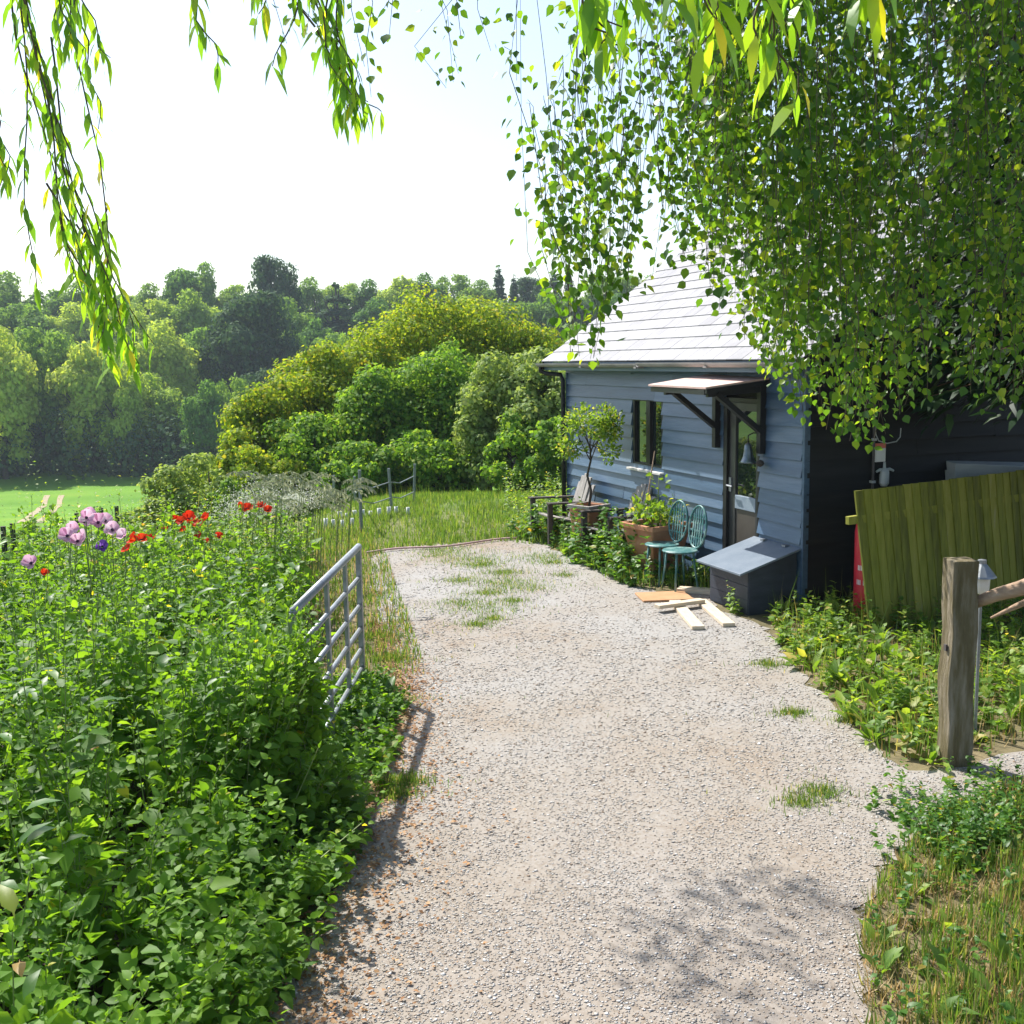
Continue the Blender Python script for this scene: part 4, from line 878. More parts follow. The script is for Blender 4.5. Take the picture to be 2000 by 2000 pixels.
# patches of grass in the middle of the drive
pat = []
for (px, py, r_, n_) in ((940, 1105, .30, 160), (985, 1120, .30, 150), (900, 1135, .25, 100), (955, 1160, .25, 110), (1000, 1175, .18, 70), (930, 1222, .20, 90), (965, 1210, .16, 70), (920, 1095, .6, 220), (985, 1140, .5, 200), (950, 1190, .5, 160), (1060, 1090, .5, 160), (860, 1085, .5, 130), (900, 1180, .4, 110), (1030, 1150, .4, 110), (1080, 1100, .25, 90), (1100, 1125, .2, 60), (1600, 1550, .16, 110), (1560, 1570, .14, 70), (790, 1530, .14, 220), (770, 1555, .12, 160), (870, 1075, .5, 160), (760, 1290, .22, 200), (740, 1245, .2, 160), (760, 1370, .2, 200), (1550, 1395, .12, 90), (1660, 1410, .1, 90), (1500, 1300, .14, 90)):
    c = G(px, py); N = n_ * 4; Q = c[:2] + RNG.standard_t(3, (N, 2)) * r_ * .34 * np.array([1.2, 1.0])
    a = RNG.uniform(0, 6.28, N); l_ = np.abs(RNG.normal(0, 1.2, N)); s = RNG.uniform(.015, .055, N)
    pat.append((np.c_[Q, np.full(N, .006)], np.c_[np.cos(a) * l_, np.sin(a) * l_, np.ones(N)], -np.c_[np.cos(a), np.sin(a), np.full(N, -.1)], s, .006 / s))
put_grass('grass_tufts', 'small grass tufts growing through the gravel of the drive', M['grass'], *pat)
# right verge weeds -----------------------------------------------------------
verge = [tuple(G(*q)[:2]) for q in ((1505, 1205), (1515, 1250), (1570, 1320), (1650, 1400), (1720, 1485), (1800, 1500), (1880, 1480), (2100, 1430), (2100, 1200), (1690, 1150), (1560, 1160))]
def weedbed(C, hmean, nleaf, size, tplh=.5):
    P = []; Dr = []; Nr = []; sz = []
    for x, y in C:
        h = max(.05, random.gauss(hmean, hmean * .35)); lx, ly = random.gauss(0, .12) * h, random.gauss(0, .12) * h
        for k in range(nleaf):
            f = (k + random.random()) / nleaf; a = random.uniform(0, 6.28); el = random.uniform(-.3, .8)
            s = size * (1.15 - .6 * f) * random.uniform(.6, 1.3)
            d = (math.cos(a) * math.cos(el), math.sin(a) * math.cos(el), math.sin(el)); P.append((x + lx * f, y + ly * f, float(zt(x, y)) + h * f)); Dr.append(d); Nr.append((random.gauss(0, .3), random.gauss(0, .3), 1)); sz.append(s)
    return np.array(P), np.array(Dr), np.array(Nr), np.array(sz)
c1 = scatter(verge, 460); ed = edge_dist(drive_poly, c1); c1n = c1[ed < .35]; c1f = c1[ed >= .35]
W1 = weedbed(c1n, .16, 12, .09); W2 = weedbed(c1f, .25, 15, .09)
Rv = rosettes(scatter(verge, 110), 9, .12, .27, .4, 1.3)
Wv = cat(W1, W2)
vw = tag(link('verge_weeds', leaf_mesh('verge_weeds', 'ovate', *Wv, RNG.uniform(.7, 1.2, len(Wv[0])), None, .02), M['weed']), 'bright weeds crowding the verge between the drive, the fence and the post', 'weeds', kind='stuff')
link('broad_leaves', leaf_mesh('broad_leaves', 'dock', *Rv, RNG.uniform(.7, 1.0, len(Rv[0]))), M['weed'], vw)
put_grass('long_grass', 'long grass growing through the weeds of the fence verge', M['grass'], grass(verge, 2400, .08, .30, .009, .5, .5), grass(verge, 160, .35, .6, .006, .5, .3))
put_grass('straw', 'dry straw at the foot of the weeds along the verge', M['drygrass'], grass(verge, 3000, .04, .16, .007, .4, .9))
# white clover-like heads
# grass mound bottom right ------------------------------------------------------
mound = [tuple(G(*q)[:2]) for q in ((1690, 2060), (1680, 1900), (1690, 1780), (1740, 1690), (1830, 1590), (1950, 1545), (2120, 1505), (2300, 1550), (2300, 2060))]
def far_edge(Q): return RNG.random(len(Q)) < np.clip(.55 + edge_dist(drive_poly, Q) * 1.6, 0, 1)
def patchy(sd_): return lambda Q: far_edge(Q) & (RNG.random(len(Q)) < np.clip((vnoise(Q[:, 0], Q[:, 1], .38, sd_) - .2) * 3.2, .15, 1))
put_grass('bank_grass', 'rough green grass on the bank at the near corner of the drive', M['grass'], grass(mound, 15000, .04, .15, .008, .28, 1.1, sd=21, mask=patchy(5)))
put_grass('bank_straw', 'dry straw matted through the near bank grass', M['drygrass'], grass(mound, 16000, .03, .12, .006, .35, 2.2, sd=33, mask=patchy(8)))
cm = np.concatenate([G(1880, 1640)[:2] + RNG.normal(0, 1, (150, 2)) * np.array([.20, .26]), G(1990, 1600)[:2] + RNG.normal(0, 1, (120, 2)) * np.array([.3, .3]), scatter(mound, 90)])
W3 = weedbed(cm, .15, 12, .05); R3 = rosettes(scatter(mound, 46), 7, .07, .16, .3, 1.2)
bw_ = tag(link('bank_weeds', leaf_mesh('bank_weeds', 'ovate', *W3), M['dock']), 'dark green clump of clovery weeds on the near bank', 'weeds', kind='stuff')
link('broad_leaves', leaf_mesh('broad_leaves', 'dock', *R3), M['weed'], bw_)
# plants along the cabin wall ----------------------------------------------------
wallbed = [tuple(G(*q)[:2]) for q in ((1010, 1056), (1060, 1060), (1130, 1100), (1200, 1138), (1260, 1155), (1330, 1150), (1400, 1165))] + [tuple(W(.75, .1, 0)[:2]), tuple(W(4.2, .1, 0)[:2]), tuple(W(6.4, .3, 0)[:2]), (0.3, 17.2), (-.1, 16.2)]
cw = scatter(wallbed, 230); dd = edge_dist(drive_poly, cw)
# keep the chairs, planters and door clear
def clear(Q, pts, r):
    k = np.ones(len(Q), bool)
    for p in pts: k &= np.hypot(Q[:, 0] - p[0], Q[:, 1] - p[1]) > r
    return Q[k]
cw = clear(cw, [plA, plB], .28)
W4 = weedbed(cw[edge_dist(drive_poly, cw) < .5], .30, 16, .10); W5 = weedbed(cw[edge_dist(drive_poly, cw) >= .5], .26, 12, .09)
xb = np.array([G(1180, 1090)[:2], G(1205, 1110)[:2], G(1170, 1105)[:2], G(1195, 1100)[:2], G(1150, 1085)[:2], G(1215, 1120)[:2], G(1230, 1125)[:2], G(1075, 1055)[:2]]); W4 = cat(W4, weedbed(np.repeat(xb, 9, 0) + RNG.normal(0, .16, (9 * len(xb), 2)), .50, 22, .13))
R4 = rosettes(clear(scatter(wallbed, 34), [plA, plB], .3), 8, .14, .26, .3, 1.1)
W4 = cat(W4, W5)
wp = tag(link('wall_weeds', leaf_mesh('wall_weeds', 'ovate', *W4, RNG.uniform(.9, 1.3, len(W4[0])), None, .02), M['dock']), 'leafy weeds and herbs along the foot of the long cabin wall', 'weeds', kind='stuff')
link('broad_leaves', leaf_mesh('broad_leaves', 'dock', *R4), M['weed'], wp)
bx_ = [tuple(G(*q)[:2]) for q in ((1410, 1180), (1450, 1198), (1455, 1212), (1425, 1205))]
W6 = weedbed(scatter(bx_, 7), .24, 10, .07); tag(link('box_weeds', leaf_mesh('box_weeds', 'ovate', *W6), M['weed']), 'weeds sprouting at the foot of the storage box', 'weeds', kind='stuff')
put_grass('edge_grass', 'grass fringe where the gravel meets the cabin weeds', M['grass'], grass(wallbed, 3200, .06, .26, .010, .6, .45))
# tall weeds at the back corner of the cabin
tc = scatter([(.2, 16.4), (.9, 16.3), (1.0, 19), (-.2, 19.5)], 60); W7 = weedbed(tc, .6, 26, .09)
tag(link('corner_weeds', leaf_mesh('corner_weeds', 'ovate', *W7, RNG.uniform(.5, .9, len(W7[0]))), M['weed']), 'tall pale weeds past the far corner of the cabin', 'weeds', kind='stuff')
# flower bed behind the nettles ---------------------------------------------------
bed = [(-7.5, 8.6), (-2.4, 8.8), (-2.35, 11.5), (-2.6, 14.2), (-3.4, 15.5), (-6, 13.4), (-8.5, 10.8)]
W8 = weedbed(scatter(bed, 900), .70, 22, .085); W8b = weedbed(scatter(bed, 420), .95, 24, .06)
W8 = cat(W8, W8b)
fb_ = tag(link('flower_bed_foliage', leaf_mesh('flower_bed_foliage', 'ovate', *W8, RNG.uniform(.45, .9, len(W8[0]))), M['weed']), 'tangled grey green foliage of the flower bed behind the nettles', 'foliage', kind='stuff')
put_grass('bed_grass', 'tall grass standing through the flower bed', M['grass'], grass(bed, 1300, .4, .9, .012, .9, .4), grass(bed, 160, .8, 1.15, .008, .9, .3))
# drooping grass seed heads by the poppies
sd_P = []; sd_D = []; sd_N = []; sd_S = []; sm_ = MB()
for _ in range(70):
    px = random.uniform(440, 690); yy = random.uniform(10.5, 14.5); q = D(px, random.uniform(925, 1000), yy); zb = float(zt(q[0], q[1])); a = random.uniform(-.8, .6)
    pts = [np.array([q[0] - .12 * math.cos(a), q[1], zb]), np.array([q[0] - .05 * math.cos(a), q[1], q[2] * .7 + zb * .3]), q.copy(), q + np.array([.12 * math.cos(a), .05, .03]), q + np.array([.26 * math.cos(a), .08, -.05])]
    sm_.tube(pts, [.005, .004, .003, .003, .002], 4, False)
    for k in range(34):
        t = random.random(); p = pts[2] * (1 - t) + pts[4] * t + np.array([0, 0, .05 * math.sin(t * 3.1)]); sd_P.append(p); sd_D.append((random.gauss(.4 * math.cos(a), .5), random.gauss(0, .4), -.8)); sd_N.append((random.gauss(0, 1), random.gauss(0, 1), .5)); sd_S.append(random.uniform(.03, .07))
so = tag(link('seed_heads', leaf_mesh('seed_heads', 'lance', np.array(sd_P), np.array(sd_D), np.array(sd_N), np.array(sd_S), 1.8), M['seed']), 'drooping silvery grass seed heads beside the poppies', 'seed heads', kind='stuff')
sm_.build('stalks', M['stem'], so)
gp_ = []
for (px, py, r_) in ((520, 968, .38), (495, 985, .32), (545, 985, .30), (470, 1000, .3), (585, 975, .22)):
    q = D(px, py, 12.2); P0_, D0_, N0_, s0_ = bush_leaves(800, q, (r_, r_, r_ * .55), .017, shell=.1); gp_.append((q + RNG.normal(0, 1, (800, 3)) * np.array([r_ * .62, r_ * .5, r_ * .24]), D0_, N0_, s0_))
Gq = cat(*gp_)
tag(link('white_flower_haze', leaf_mesh('white_flower_haze', 'card', *Gq), M['gyps']), 'haze of tiny white flowers behind the red poppies', 'white flowers', kind='stuff')

# poppies -------------------------------------------------------------------------
def poppy(kind, label, q, face, size, stem_base):
    nm, pm_, = {'red': ('red_poppy', M['redpetal']), 'pink': ('pink_poppy', M['pinkpetal']), 'purple': ('purple_poppy', M['purplepetal'])}[kind]
    o = thing(nm, label, 'poppy', (stem_base[0], stem_base[1], stem_base[2]), 0, {'red': 'red poppies in the flower bed', 'pink': 'lilac pink poppies above the nettles', 'purple': 'lilac pink poppies above the nettles'}[kind])
    h = Vector(q - stem_base); mb = MB(); mb.tube([(0, 0, 0), (h[0] * .4 + random.gauss(0, .05), h[1] * .4, h[2] * .5), (h[0] * .8 + random.gauss(0, .03), h[1] * .8, h[2] * .8), h], [.006, .005, .004, .003], 5); mb.build('stem', M['stem'], o)
    f = Vector(face).normalized(); size = size * .74; mt = Matrix.Translation(h) @ f.to_track_quat('Z', 'Y').to_matrix().to_4x4()
    V = []; F = []; rn_ = []
    mb = MB()
    for k in range(5):
        a0 = k * 2 * math.pi / 5 + random.uniform(-.15, .15); wd = .85; tilt = random.uniform(.9, 2.0); rows = []
        for i, rr in enumerate((.08, .5, .85, 1.0)):
            for j in range(5):
                aa = a0 + (j - 2) / 2 * wd * (.55 + .45 * math.sin(rr * 2.2)); rf = rr * size * (1 - .10 * abs(j - 2)) * (1 + (.06 * math.sin(j * 5 + k) if i == 3 else 0))
                zz = (rr ** 1.6) * size * .5 * tilt + random.gauss(0, size * .03); rows.append(mt @ Vector((rf * math.cos(aa), rf * math.sin(aa), zz)))
        mb.add(rows, [(i * 5 + j, i * 5 + j + 1, (i + 1) * 5 + j + 1, (i + 1) * 5 + j) for i in range(3) for j in range(4)], random.random())
    mb.build('petals', pm_, o, smooth=True)
    mb = MB(); mb.lathe([(.004, -.01), (size * .17, .01), (size * .20, size * .22), (size * .08, size * .30)], 9, mat=mt); mb.build('heart', M['poppyheart'], o, smooth=True)
    return o
pinks = [(132, 1048, .085), (152, 1058, .08), (165, 1052, .085), (140, 1035, .075), (168, 1012, .075), (176, 1006, .07), (192, 1022, .085), (205, 1018, .085), (220, 1036, .085), (243, 1047, .07), (62, 1101, .085), (164, 1020, .07)]
pinks.sort(key=lambda q: -q[0])
for k, (px, py, s_) in enumerate(pinks):
    yy = 7.9 + .5 * ((k * 7) % 5) / 5; q = D(px, py, yy); sb = np.array([q[0] - .03, q[1] + .05, 0.0])
    lab = f'lilac pink poppy above the nettles, {ordn[k]} counting from the red poppies' if px != 62 else 'lone lilac pink poppy low over the nettles, far from the others'
    poppy('pink', lab, q, (random.gauss(.1, .35), -.75, .6), s_, sb)
q = D(200, 1068, 7.9); poppy('purple', 'deep purple poppy just below the cluster of lilac poppies', q, (.2, -.8, .4), .065, np.array([q[0], q[1], 0]))
reds = [(340, 1017, .055), (355, 1020, .05), (368, 1016, .07), (385, 1027, .06), (405, 1012, .05), (320, 1036, .045), (388, 1050, .05), (403, 1060, .045), (428, 1050, .045), (265, 1056, .06), (276, 1056, .055), (250, 1074, .05), (467, 993, .065), (482, 995, .065), (510, 990, .06), (522, 998, .05), (297, 1052, .04), (360, 1036, .045), (86, 1122, .04), (375, 1022, .065)]
reds.sort(key=lambda q: -q[0])
for k, (px, py, s_) in enumerate(reds):
    yy = (8.6 if px < 300 else 10.2 if px < 440 else 11.2) + .4 * ((k * 3) % 5) / 5; q = D(px, py, yy); sb = np.array([q[0] + .02, q[1] + .04, float(zt(q[0], q[1]))])
    poppy('red', f'red poppy in the flower bed, {ordn[k]} counting from the gate', q, (random.gauss(0, .4), -.5, .7), s_ * 1.35, sb)

# ------------------------------------------------------------------ trees
def crown(seed, lobes, rad, nleaf, size, tpl='tuft', flat=1.0, low=-.7):
    """clumped crown centred at origin, unit = metres"""
    g = np.random.default_rng(seed); rad = np.array(rad); C = []; R = []
    while len(C) < lobes:
        d = g.normal(0, 1, 3); d /= np.linalg.norm(d)
        if d[2] < low: continue
        k = g.uniform(.35, .92) ** .7; C.append(d * k * rad); R.append(g.uniform(.17, .36) * rad.mean())
    C = np.array(C); R = np.array(R); w_ = R ** 2 / (R ** 2).sum()
    idx = g.choice(lobes, nleaf, p=w_); d = unit(g.normal(0, 1, (nleaf, 3)) + np.array([0, 0, .35])); rr = np.clip(g.normal(.90, .17, nleaf), .3, 1.45)
    P = C[idx] + d * (R[idx] * rr)[:, None] * np.array([1, 1, .8 * flat]); 
    Nr = unit(d + g.normal(0, .45, (nleaf, 3)) + np.array([0, 0, .3])); Dr = unit(np.cross(Nr, g.normal(0, 1, (nleaf, 3)))); Dr[:, 2] -= .25
    return P, Dr, Nr, g.uniform(.6, 1.3, nleaf) * size
def trunk_mesh(name, h, r, limbs, spread, seed):
    g = random.Random(seed); mb = MB(); mb.tube([(0, 0, 0), (g.gauss(0, .03) * h, 0, h * .35), (0, g.gauss(0, .03) * h, h * .7), (0, 0, h)], [r * 1.3, r, r * .7, r * .3], 8)
    for k in range(limbs):
        a = k * 2.4 + g.random(); z0 = h * g.uniform(.35, .7); mb.tube([(0, 0, z0), (spread * .5 * math.cos(a), spread * .5 * math.sin(a), z0 + h * .15), (spread * math.cos(a), spread * math.sin(a), z0 + h * .33)], [r * .5, r * .3, r * .1], 6)
    me = bpy.data.meshes.new(name); me.from_pydata(mb.v, [], mb.f); me.update(); me.materials.append(M['bark']); return me
# hill tree kinds (unit crown about radius 5 m, total height 14 m)
kinds = {}
for nm, seed, rad, lob, tpl, mt in (('round', 1, (5, 5, 6.0), 60, 'card', 'wood_leaf'), ('broad', 2, (5.8, 5.4, 5.6), 70, 'card', 'wood_leaf'), ('tall', 3, (4.2, 4.2, 6.5), 60, 'card', 'wood_leaf'), ('dome', 4, (5.2, 5.2, 6.0), 80, 'card', 'dark_leaf')):
    P, Dr, Nr, sz = crown(seed, lob, rad, 12000, .52, tpl, 1, -.95); P[:, 2] += 14 - rad[2] - .3
    me = leaf_mesh('crown_' + nm, tpl, P, Dr, Nr, sz, .9); me.materials.append(M[mt]); kinds[nm] = (me, trunk_mesh('trunk_' + nm, 10, .32, 6, 3.2, seed))
# conifers
def conifer_cloud(h, r, n, seed, whorl=1.0, power=1.0, base=.08):
    g = np.random.default_rng(seed); f = 1 - np.sqrt(g.random(n)) * (1 - base); f = np.clip(np.round(f * h / whorl) * whorl / h + g.normal(0, .012, n), 0, 1)
    a = g.integers(0, 9, n) * (6.283 / 9) + f * 37 + g.normal(0, .16, n); q = g.uniform(.15, 1, n); R = r * (1 - f) ** power * q * (1 + .25 * np.sin(a * 3 + f * 20))
    P = np.c_[R * np.cos(a), R * np.sin(a), f * h - .25 * R]; Dr = np.c_[np.cos(a), np.sin(a), np.full(n, -.35)] + g.normal(0, .35, (n, 3)); Nr = np.c_[np.zeros(n), np.zeros(n), np.ones(n)] + g.normal(0, .3, (n, 3)); return P, Dr, Nr
P, Dr, Nr = conifer_cloud(14, 3.0, 3600, 9, .8, .8); me = leaf_mesh('crown_fir', 'needle', P, Dr, Nr, RNG.uniform(.5, 1.0, len(P)), 2.0); me.materials.append(M['dark_leaf']); kinds['fir'] = (me, trunk_mesh('trunk_fir', 13.5, .25, 0, 1, 9))
P, Dr, Nr = conifer_cloud(14, 5.2, 4200, 10, 2.0, .55, .15); me = leaf_mesh('crown_cedar', 'tuft', P, Dr, Nr, RNG.uniform(.4, .8, len(P)), 1.2); me.materials.append(M['dark_leaf']); kinds['cedar'] = (me, trunk_mesh('trunk_cedar', 13.5, .4, 7, 3.4, 10))
# (row, pixel x, pixel y of the top, distance, kind, crown half width in px)
HT = []
def row(nm, dist, items):
    for it in items: HT.append((nm, it[0], it[1], dist + (it[4] if len(it) > 4 else random.uniform(-6, 6)), it[2], it[3]))
row('skyline', 212, [(-60, 545, 'broad', 80), (20, 540, 'round', 70), (95, 566, 'broad', 70), (165, 556, 'round', 60), (240, 566, 'tall', 55), (300, 560, 'round', 50), (355, 512, 'tall', 55), (405, 522, 'round', 50), (460, 556, 'broad', 55), (534, 497, 'dome', 58, -22), (612, 548, 'round', 50), (675, 545, 'tall', 48), (725, 552, 'round', 48), (785, 532, 'tall', 52), (835, 540, 'round', 46), (885, 536, 'broad', 55), (935, 552, 'round', 46), (974, 516, 'fir', 24), (1003, 534, 'fir', 20), (1040, 540, 'dome', 46), (1082, 526, 'fir', 24), (1112, 532, 'fir', 22), (1160, 540, 'round', 55), (1225, 530, 'tall', 55), (1290, 540, 'round', 60), (1370, 540, 'broad', 70), (1460, 540, 'round', 70), (1560, 540, 'broad', 80), (-140, 545, 'round', 80)])
row('mid slope', 178, [(-50, 610, 'round', 75), (45, 592, 'broad', 80), (135, 600, 'round', 70), (215, 596, 'tall', 60), (290, 585, 'broad', 75), (365, 575, 'round', 62), (425, 590, 'tall', 55), (560, 590, 'round', 60), (655, 556, 'cedar', 62, 8), (612, 622, 'broad', 60), (745, 590, 'round', 62), (820, 588, 'broad', 62), (905, 585, 'round', 62), (985, 575, 'tall', 55), (1060, 575, 'round', 62), (1130, 585, 'dome', 60), (1210, 580, 'round', 60), (1300, 580, 'broad', 70), (1400, 580, 'round', 70)])
row('lower slope', 156, [(-70, 640, 'broad', 85), (100, 655, 'round', 80), (195, 650, 'tall', 65), (300, 640, 'round', 78), (390, 640, 'broad', 70), (490, 566, 'dome', 92, 2), (575, 660, 'round', 70), (660, 650, 'broad', 70), (750, 650, 'round', 70), (840, 650, 'tall', 70), (930, 650, 'round', 70), (1030, 640, 'broad', 70), (1120, 640, 'round', 70)])
row('field edge', 131, [(-90, 640, 'tall', 80), (-10, 652, 'round', 85), (75, 640, 'broad', 90), (160, 655, 'tall', 75), (225, 700, 'round', 60), (290, 738, 'round', 70), (345, 800, 'broad', 50), (400, 752, 'round', 52, -4), (452, 738, 'broad', 56, -3), (520, 720, 'dome', 70), (600, 700, 'round', 75), (690, 700, 'broad', 75), (780, 690, 'round', 75), (880, 700, 'tall', 70), (980, 700, 'round', 75), (1080, 700, 'broad', 75)])
kname = {'round': 'round crowned broadleaf', 'broad': 'spreading broadleaf', 'tall': 'tall broadleaf', 'dome': 'dark domed', 'fir': 'dark pointed conifer', 'cedar': 'dark tiered cedar'}
cnt = {}
ordn2 = ordn + [f'{a}-{b}' for a in ('twenty', 'thirty') for b in ordn[:9]]
HT.sort(key=lambda q: (q[0], -q[1]))
for nm, px, py, dist, kd, hwp in HT:
    q = D(px, py, dist); zb = float(zt(q[0], q[1])) - .3; hgt = float(q[2]) - zb
    if hgt < 4: continue
    key = (nm, kd); cnt[key] = cnt.get(key, 0) + 1
    o = thing({'fir': 'fir_tree', 'cedar': 'cedar_tree', 'dome': 'oak_tree'}.get(kd, 'woodland_tree'), f'{kname[kd]} tree on the {nm}, {ordn2[cnt[key] - 1]} such from the cabin', 'tree', (q[0], q[1], zb), random.uniform(0, 6.28), 'trees of the wooded hill')
    sx = hwp / FPX * dist / {'round': 5.6, 'broad': 6.2, 'tall': 5.0, 'dome': 5.8, 'fir': 3.1, 'cedar': 5.3}[kd]
    o.scale = (sx, sx, hgt / 14.0)
    link_ = bpy.data.objects.new('crown', kinds[kd][0]); COL.objects.link(link_); link_.parent = o
    l2 = bpy.data.objects.new('trunk', kinds[kd][1]); COL.objects.link(l2); l2.parent = o
# dense undergrowth along the foot of the wood so that no hillside shows through
ug = []
for _ in range(700):
    yy = random.uniform(128, 225) if random.random() < .6 else random.uniform(127, 140); x = random.uniform(-.62, .35) * yy; ug.append((x, yy))
ug = np.array(ug); P = []; Dr = []; Nr = []; sz = []
for x, y in ug:
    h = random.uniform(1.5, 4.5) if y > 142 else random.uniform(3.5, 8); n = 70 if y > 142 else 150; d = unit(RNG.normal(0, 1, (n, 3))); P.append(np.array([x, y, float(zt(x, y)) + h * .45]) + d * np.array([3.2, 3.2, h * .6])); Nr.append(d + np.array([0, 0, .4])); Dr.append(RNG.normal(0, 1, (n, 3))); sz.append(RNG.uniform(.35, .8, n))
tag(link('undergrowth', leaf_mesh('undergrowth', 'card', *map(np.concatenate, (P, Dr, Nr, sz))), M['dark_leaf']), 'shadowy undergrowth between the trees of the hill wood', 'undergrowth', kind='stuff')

# hedge trees behind the cabin
HD = [('maple', 452, 828, 62, 27, 'leftmost yellow green field maple low at the end of the hedge'), ('maple', 520, 735, 85, 28.5, 'yellow green field maple with orange tips next to the lowest one'), ('maple', 615, 668, 100, 30, 'broad yellow green field maple rising toward the hedge top'),
      ('maple', 715, 622, 105, 31.5, 'tall yellow green field maple beside the topmost tree'), ('maple', 830, 575, 120, 33, 'topmost field maple at the crest of the hedge'), ('maple', 945, 580, 110, 34, 'green and yellow field maple between the crest and the cabin roof'), ('maple', 1040, 632, 90, 34, 'field maple partly behind the far end of the cabin roof'),
      ('maple_green', 610, 790, 100, 27, 'mid green hedge tree in front of the broad field maple'), ('maple_green', 745, 720, 115, 28, 'deep green hedge tree above the grey stakes'), ('maple_green', 860, 660, 120, 28.5, 'darkest green hedge tree at the middle of the hedge'),
      ('pale', 985, 690, 95, 25.5, 'pale grey green hedge tree next to the cabin'), ('pale', 1065, 665, 85, 24.5, 'pale hedge tree touching the far cabin corner'), ('maple_green', 1010, 810, 70, 23.5, 'bright green bush low in front of the pale hedge tree'), ('maple_green', 1095, 800, 60, 22.5, 'bright green bush against the far end of the cabin'), ('maple_green', 700, 860, 85, 25.5, 'low dark bush behind the grey stakes'), ('maple_green', 850, 850, 95, 25.5, 'low dark bush at the middle foot of the hedge'), ('maple', 520, 860, 80, 26, 'low olive bush at the foot of the yellow maples')]
for k, (mt, px, py, hwp, dist, lab) in enumerate(HD):
    q = D(px, py, dist); zb = float(zt(q[0], q[1])) - .1; hgt = float(q[2]) - zb; rx = hwp / FPX * dist
    o = thing('hedge_tree', lab, 'tree', (q[0], q[1], zb), 0, 'trees of the hedge behind the cabin')
    vol = rx * hgt; nl = int(np.clip(4600 * vol, 8000, 32000))
    P, Dr, Nr, sz = crown(100 + k, int(40 + 9 * vol), (rx * 1.0, rx * .95, hgt * .5), nl, .10, 'card', 1, -.95); P[:, 2] += hgt * .5
    link('crown', leaf_mesh('crown', 'card', P, Dr, Nr, sz, 1.1), M[mt], o)
    tm = trunk_mesh('trunk', hgt * .8, .07 + .015 * hgt, 5, rx * .6, k); link('trunk', tm, None, o)
# shrubs between the bed and the field
for k, (px, py, hwp, dist, lab, mt) in enumerate(((345, 895, 85, 19, 'grey green shrub at the far edge of the flower bed below the yellow maple', 'pale'), (405, 880, 40, 21, 'small shrub just beside the yellow maple', 'pale'), (455, 935, 60, 18.5, 'low green shrub behind the red poppies', 'maple_green'), (60, 1030, 90, 15.5, 'dark low hawthorn at the frame edge behind the lilac poppies', 'maple_green'), (150, 1022, 70, 15.8, 'dark low hawthorn behind the lilac poppies', 'maple_green'), (235, 1000, 60, 16.5, 'low hawthorn between the lilac poppies and the grey shrub', 'pale'), (290, 965, 50, 17.5, 'sparse shrub in front of the valley field', 'pale'))):
    q = D(px, py, dist); zb = float(zt(q[0], q[1])) - .05; hgt = max(.5, float(q[2]) - zb); rx = hwp / FPX * dist
    o = thing('shrub', lab, 'shrub', (q[0], q[1], zb), 0, 'shrubs along the far side of the flower bed')
    P, Dr, Nr, sz = crown(300 + k, 20, (rx, rx * .8, hgt * .5), int(2600 * rx * hgt) + 900, .075, 'card', 1, -.9); P[:, 2] += hgt * .5
    link('foliage', leaf_mesh('foliage', 'card', P, Dr, Nr, sz, 1.0), M[mt], o)
    link('trunk', trunk_mesh('trunk', hgt * .8, .03, 5, rx * .6, 50 + k), None, o)

# ------------------------------------------------------------------ birch over the cabin
bt = np.array([6.0, 7.6, 0.0])
birch = thing('birch_tree', 'leafy weeping birch hanging over the cabin roof and drive', 'tree', tuple(bt))
limbs = [[(6.0, 7.6, 3.6), (4.6, 7.2, 4.6), (2.8, 6.6, 5.2), (1.2, 6.0, 5.3), (.3, 5.6, 5.1), (-.6, 5.3, 4.75)],
         [(6.0, 7.6, 3.2), (4.8, 6.6, 4.1), (3.4, 5.9, 4.7), (2.2, 5.4, 4.9), (1.2, 5.2, 4.75)],
         [(6.0, 7.6, 4.2), (4.6, 8.0, 5.2), (3.0, 7.8, 5.6), (1.6, 7.2, 5.5), (.6, 6.8, 5.3)],
         [(6.0, 7.6, 2.9), (5.0, 7.3, 3.7), (4.0, 7.0, 4.05), (3.1, 6.8, 3.95)],
         [(6.0, 7.6, 2.6), (4.9, 7.0, 3.2), (3.9, 6.7, 3.3), (3.2, 6.5, 3.1)]]
mb = MB(); mb.tube([(0, 0, -.1), (.05, 0, 1.5), (0, .05, 3.2), (-.05, 0, 5.0), (0, 0, 7.0)], [.22, .18, .16, .12, .05], 10); mb.build('trunk', M['brownbark'], birch, smooth=True)
lp = []
for L in limbs:
    L = np.array(L); mb = MB(); mb.tube([tuple(q - bt) for q in L], np.linspace(.075, .015, len(L)).tolist(), 8); mb.build('limb', M['brownbark'], birch, smooth=True)
    for t in np.linspace(0, len(L) - 1.001, 40): i = int(t); lp.append(L[i] * (1 - t + i) + L[i + 1] * (t - i))
lp = np.array(lp)
fx = [840, 870, 900, 1000, 1040, 1085, 1120, 1165, 1215, 1260, 1310, 1370, 1420, 1500, 1560, 1600, 1660, 1720, 1760, 1800, 1900, 2000, 2100]
fy = [60, 185, 150, 210, 300, 700, 735, 700, 600, 560, 510, 560, 650, 740, 830, 850, 900, 890, 860, 800, 790, 850, 850]
LP = []; LD = []; LN = []; LS = []; tw = MB()
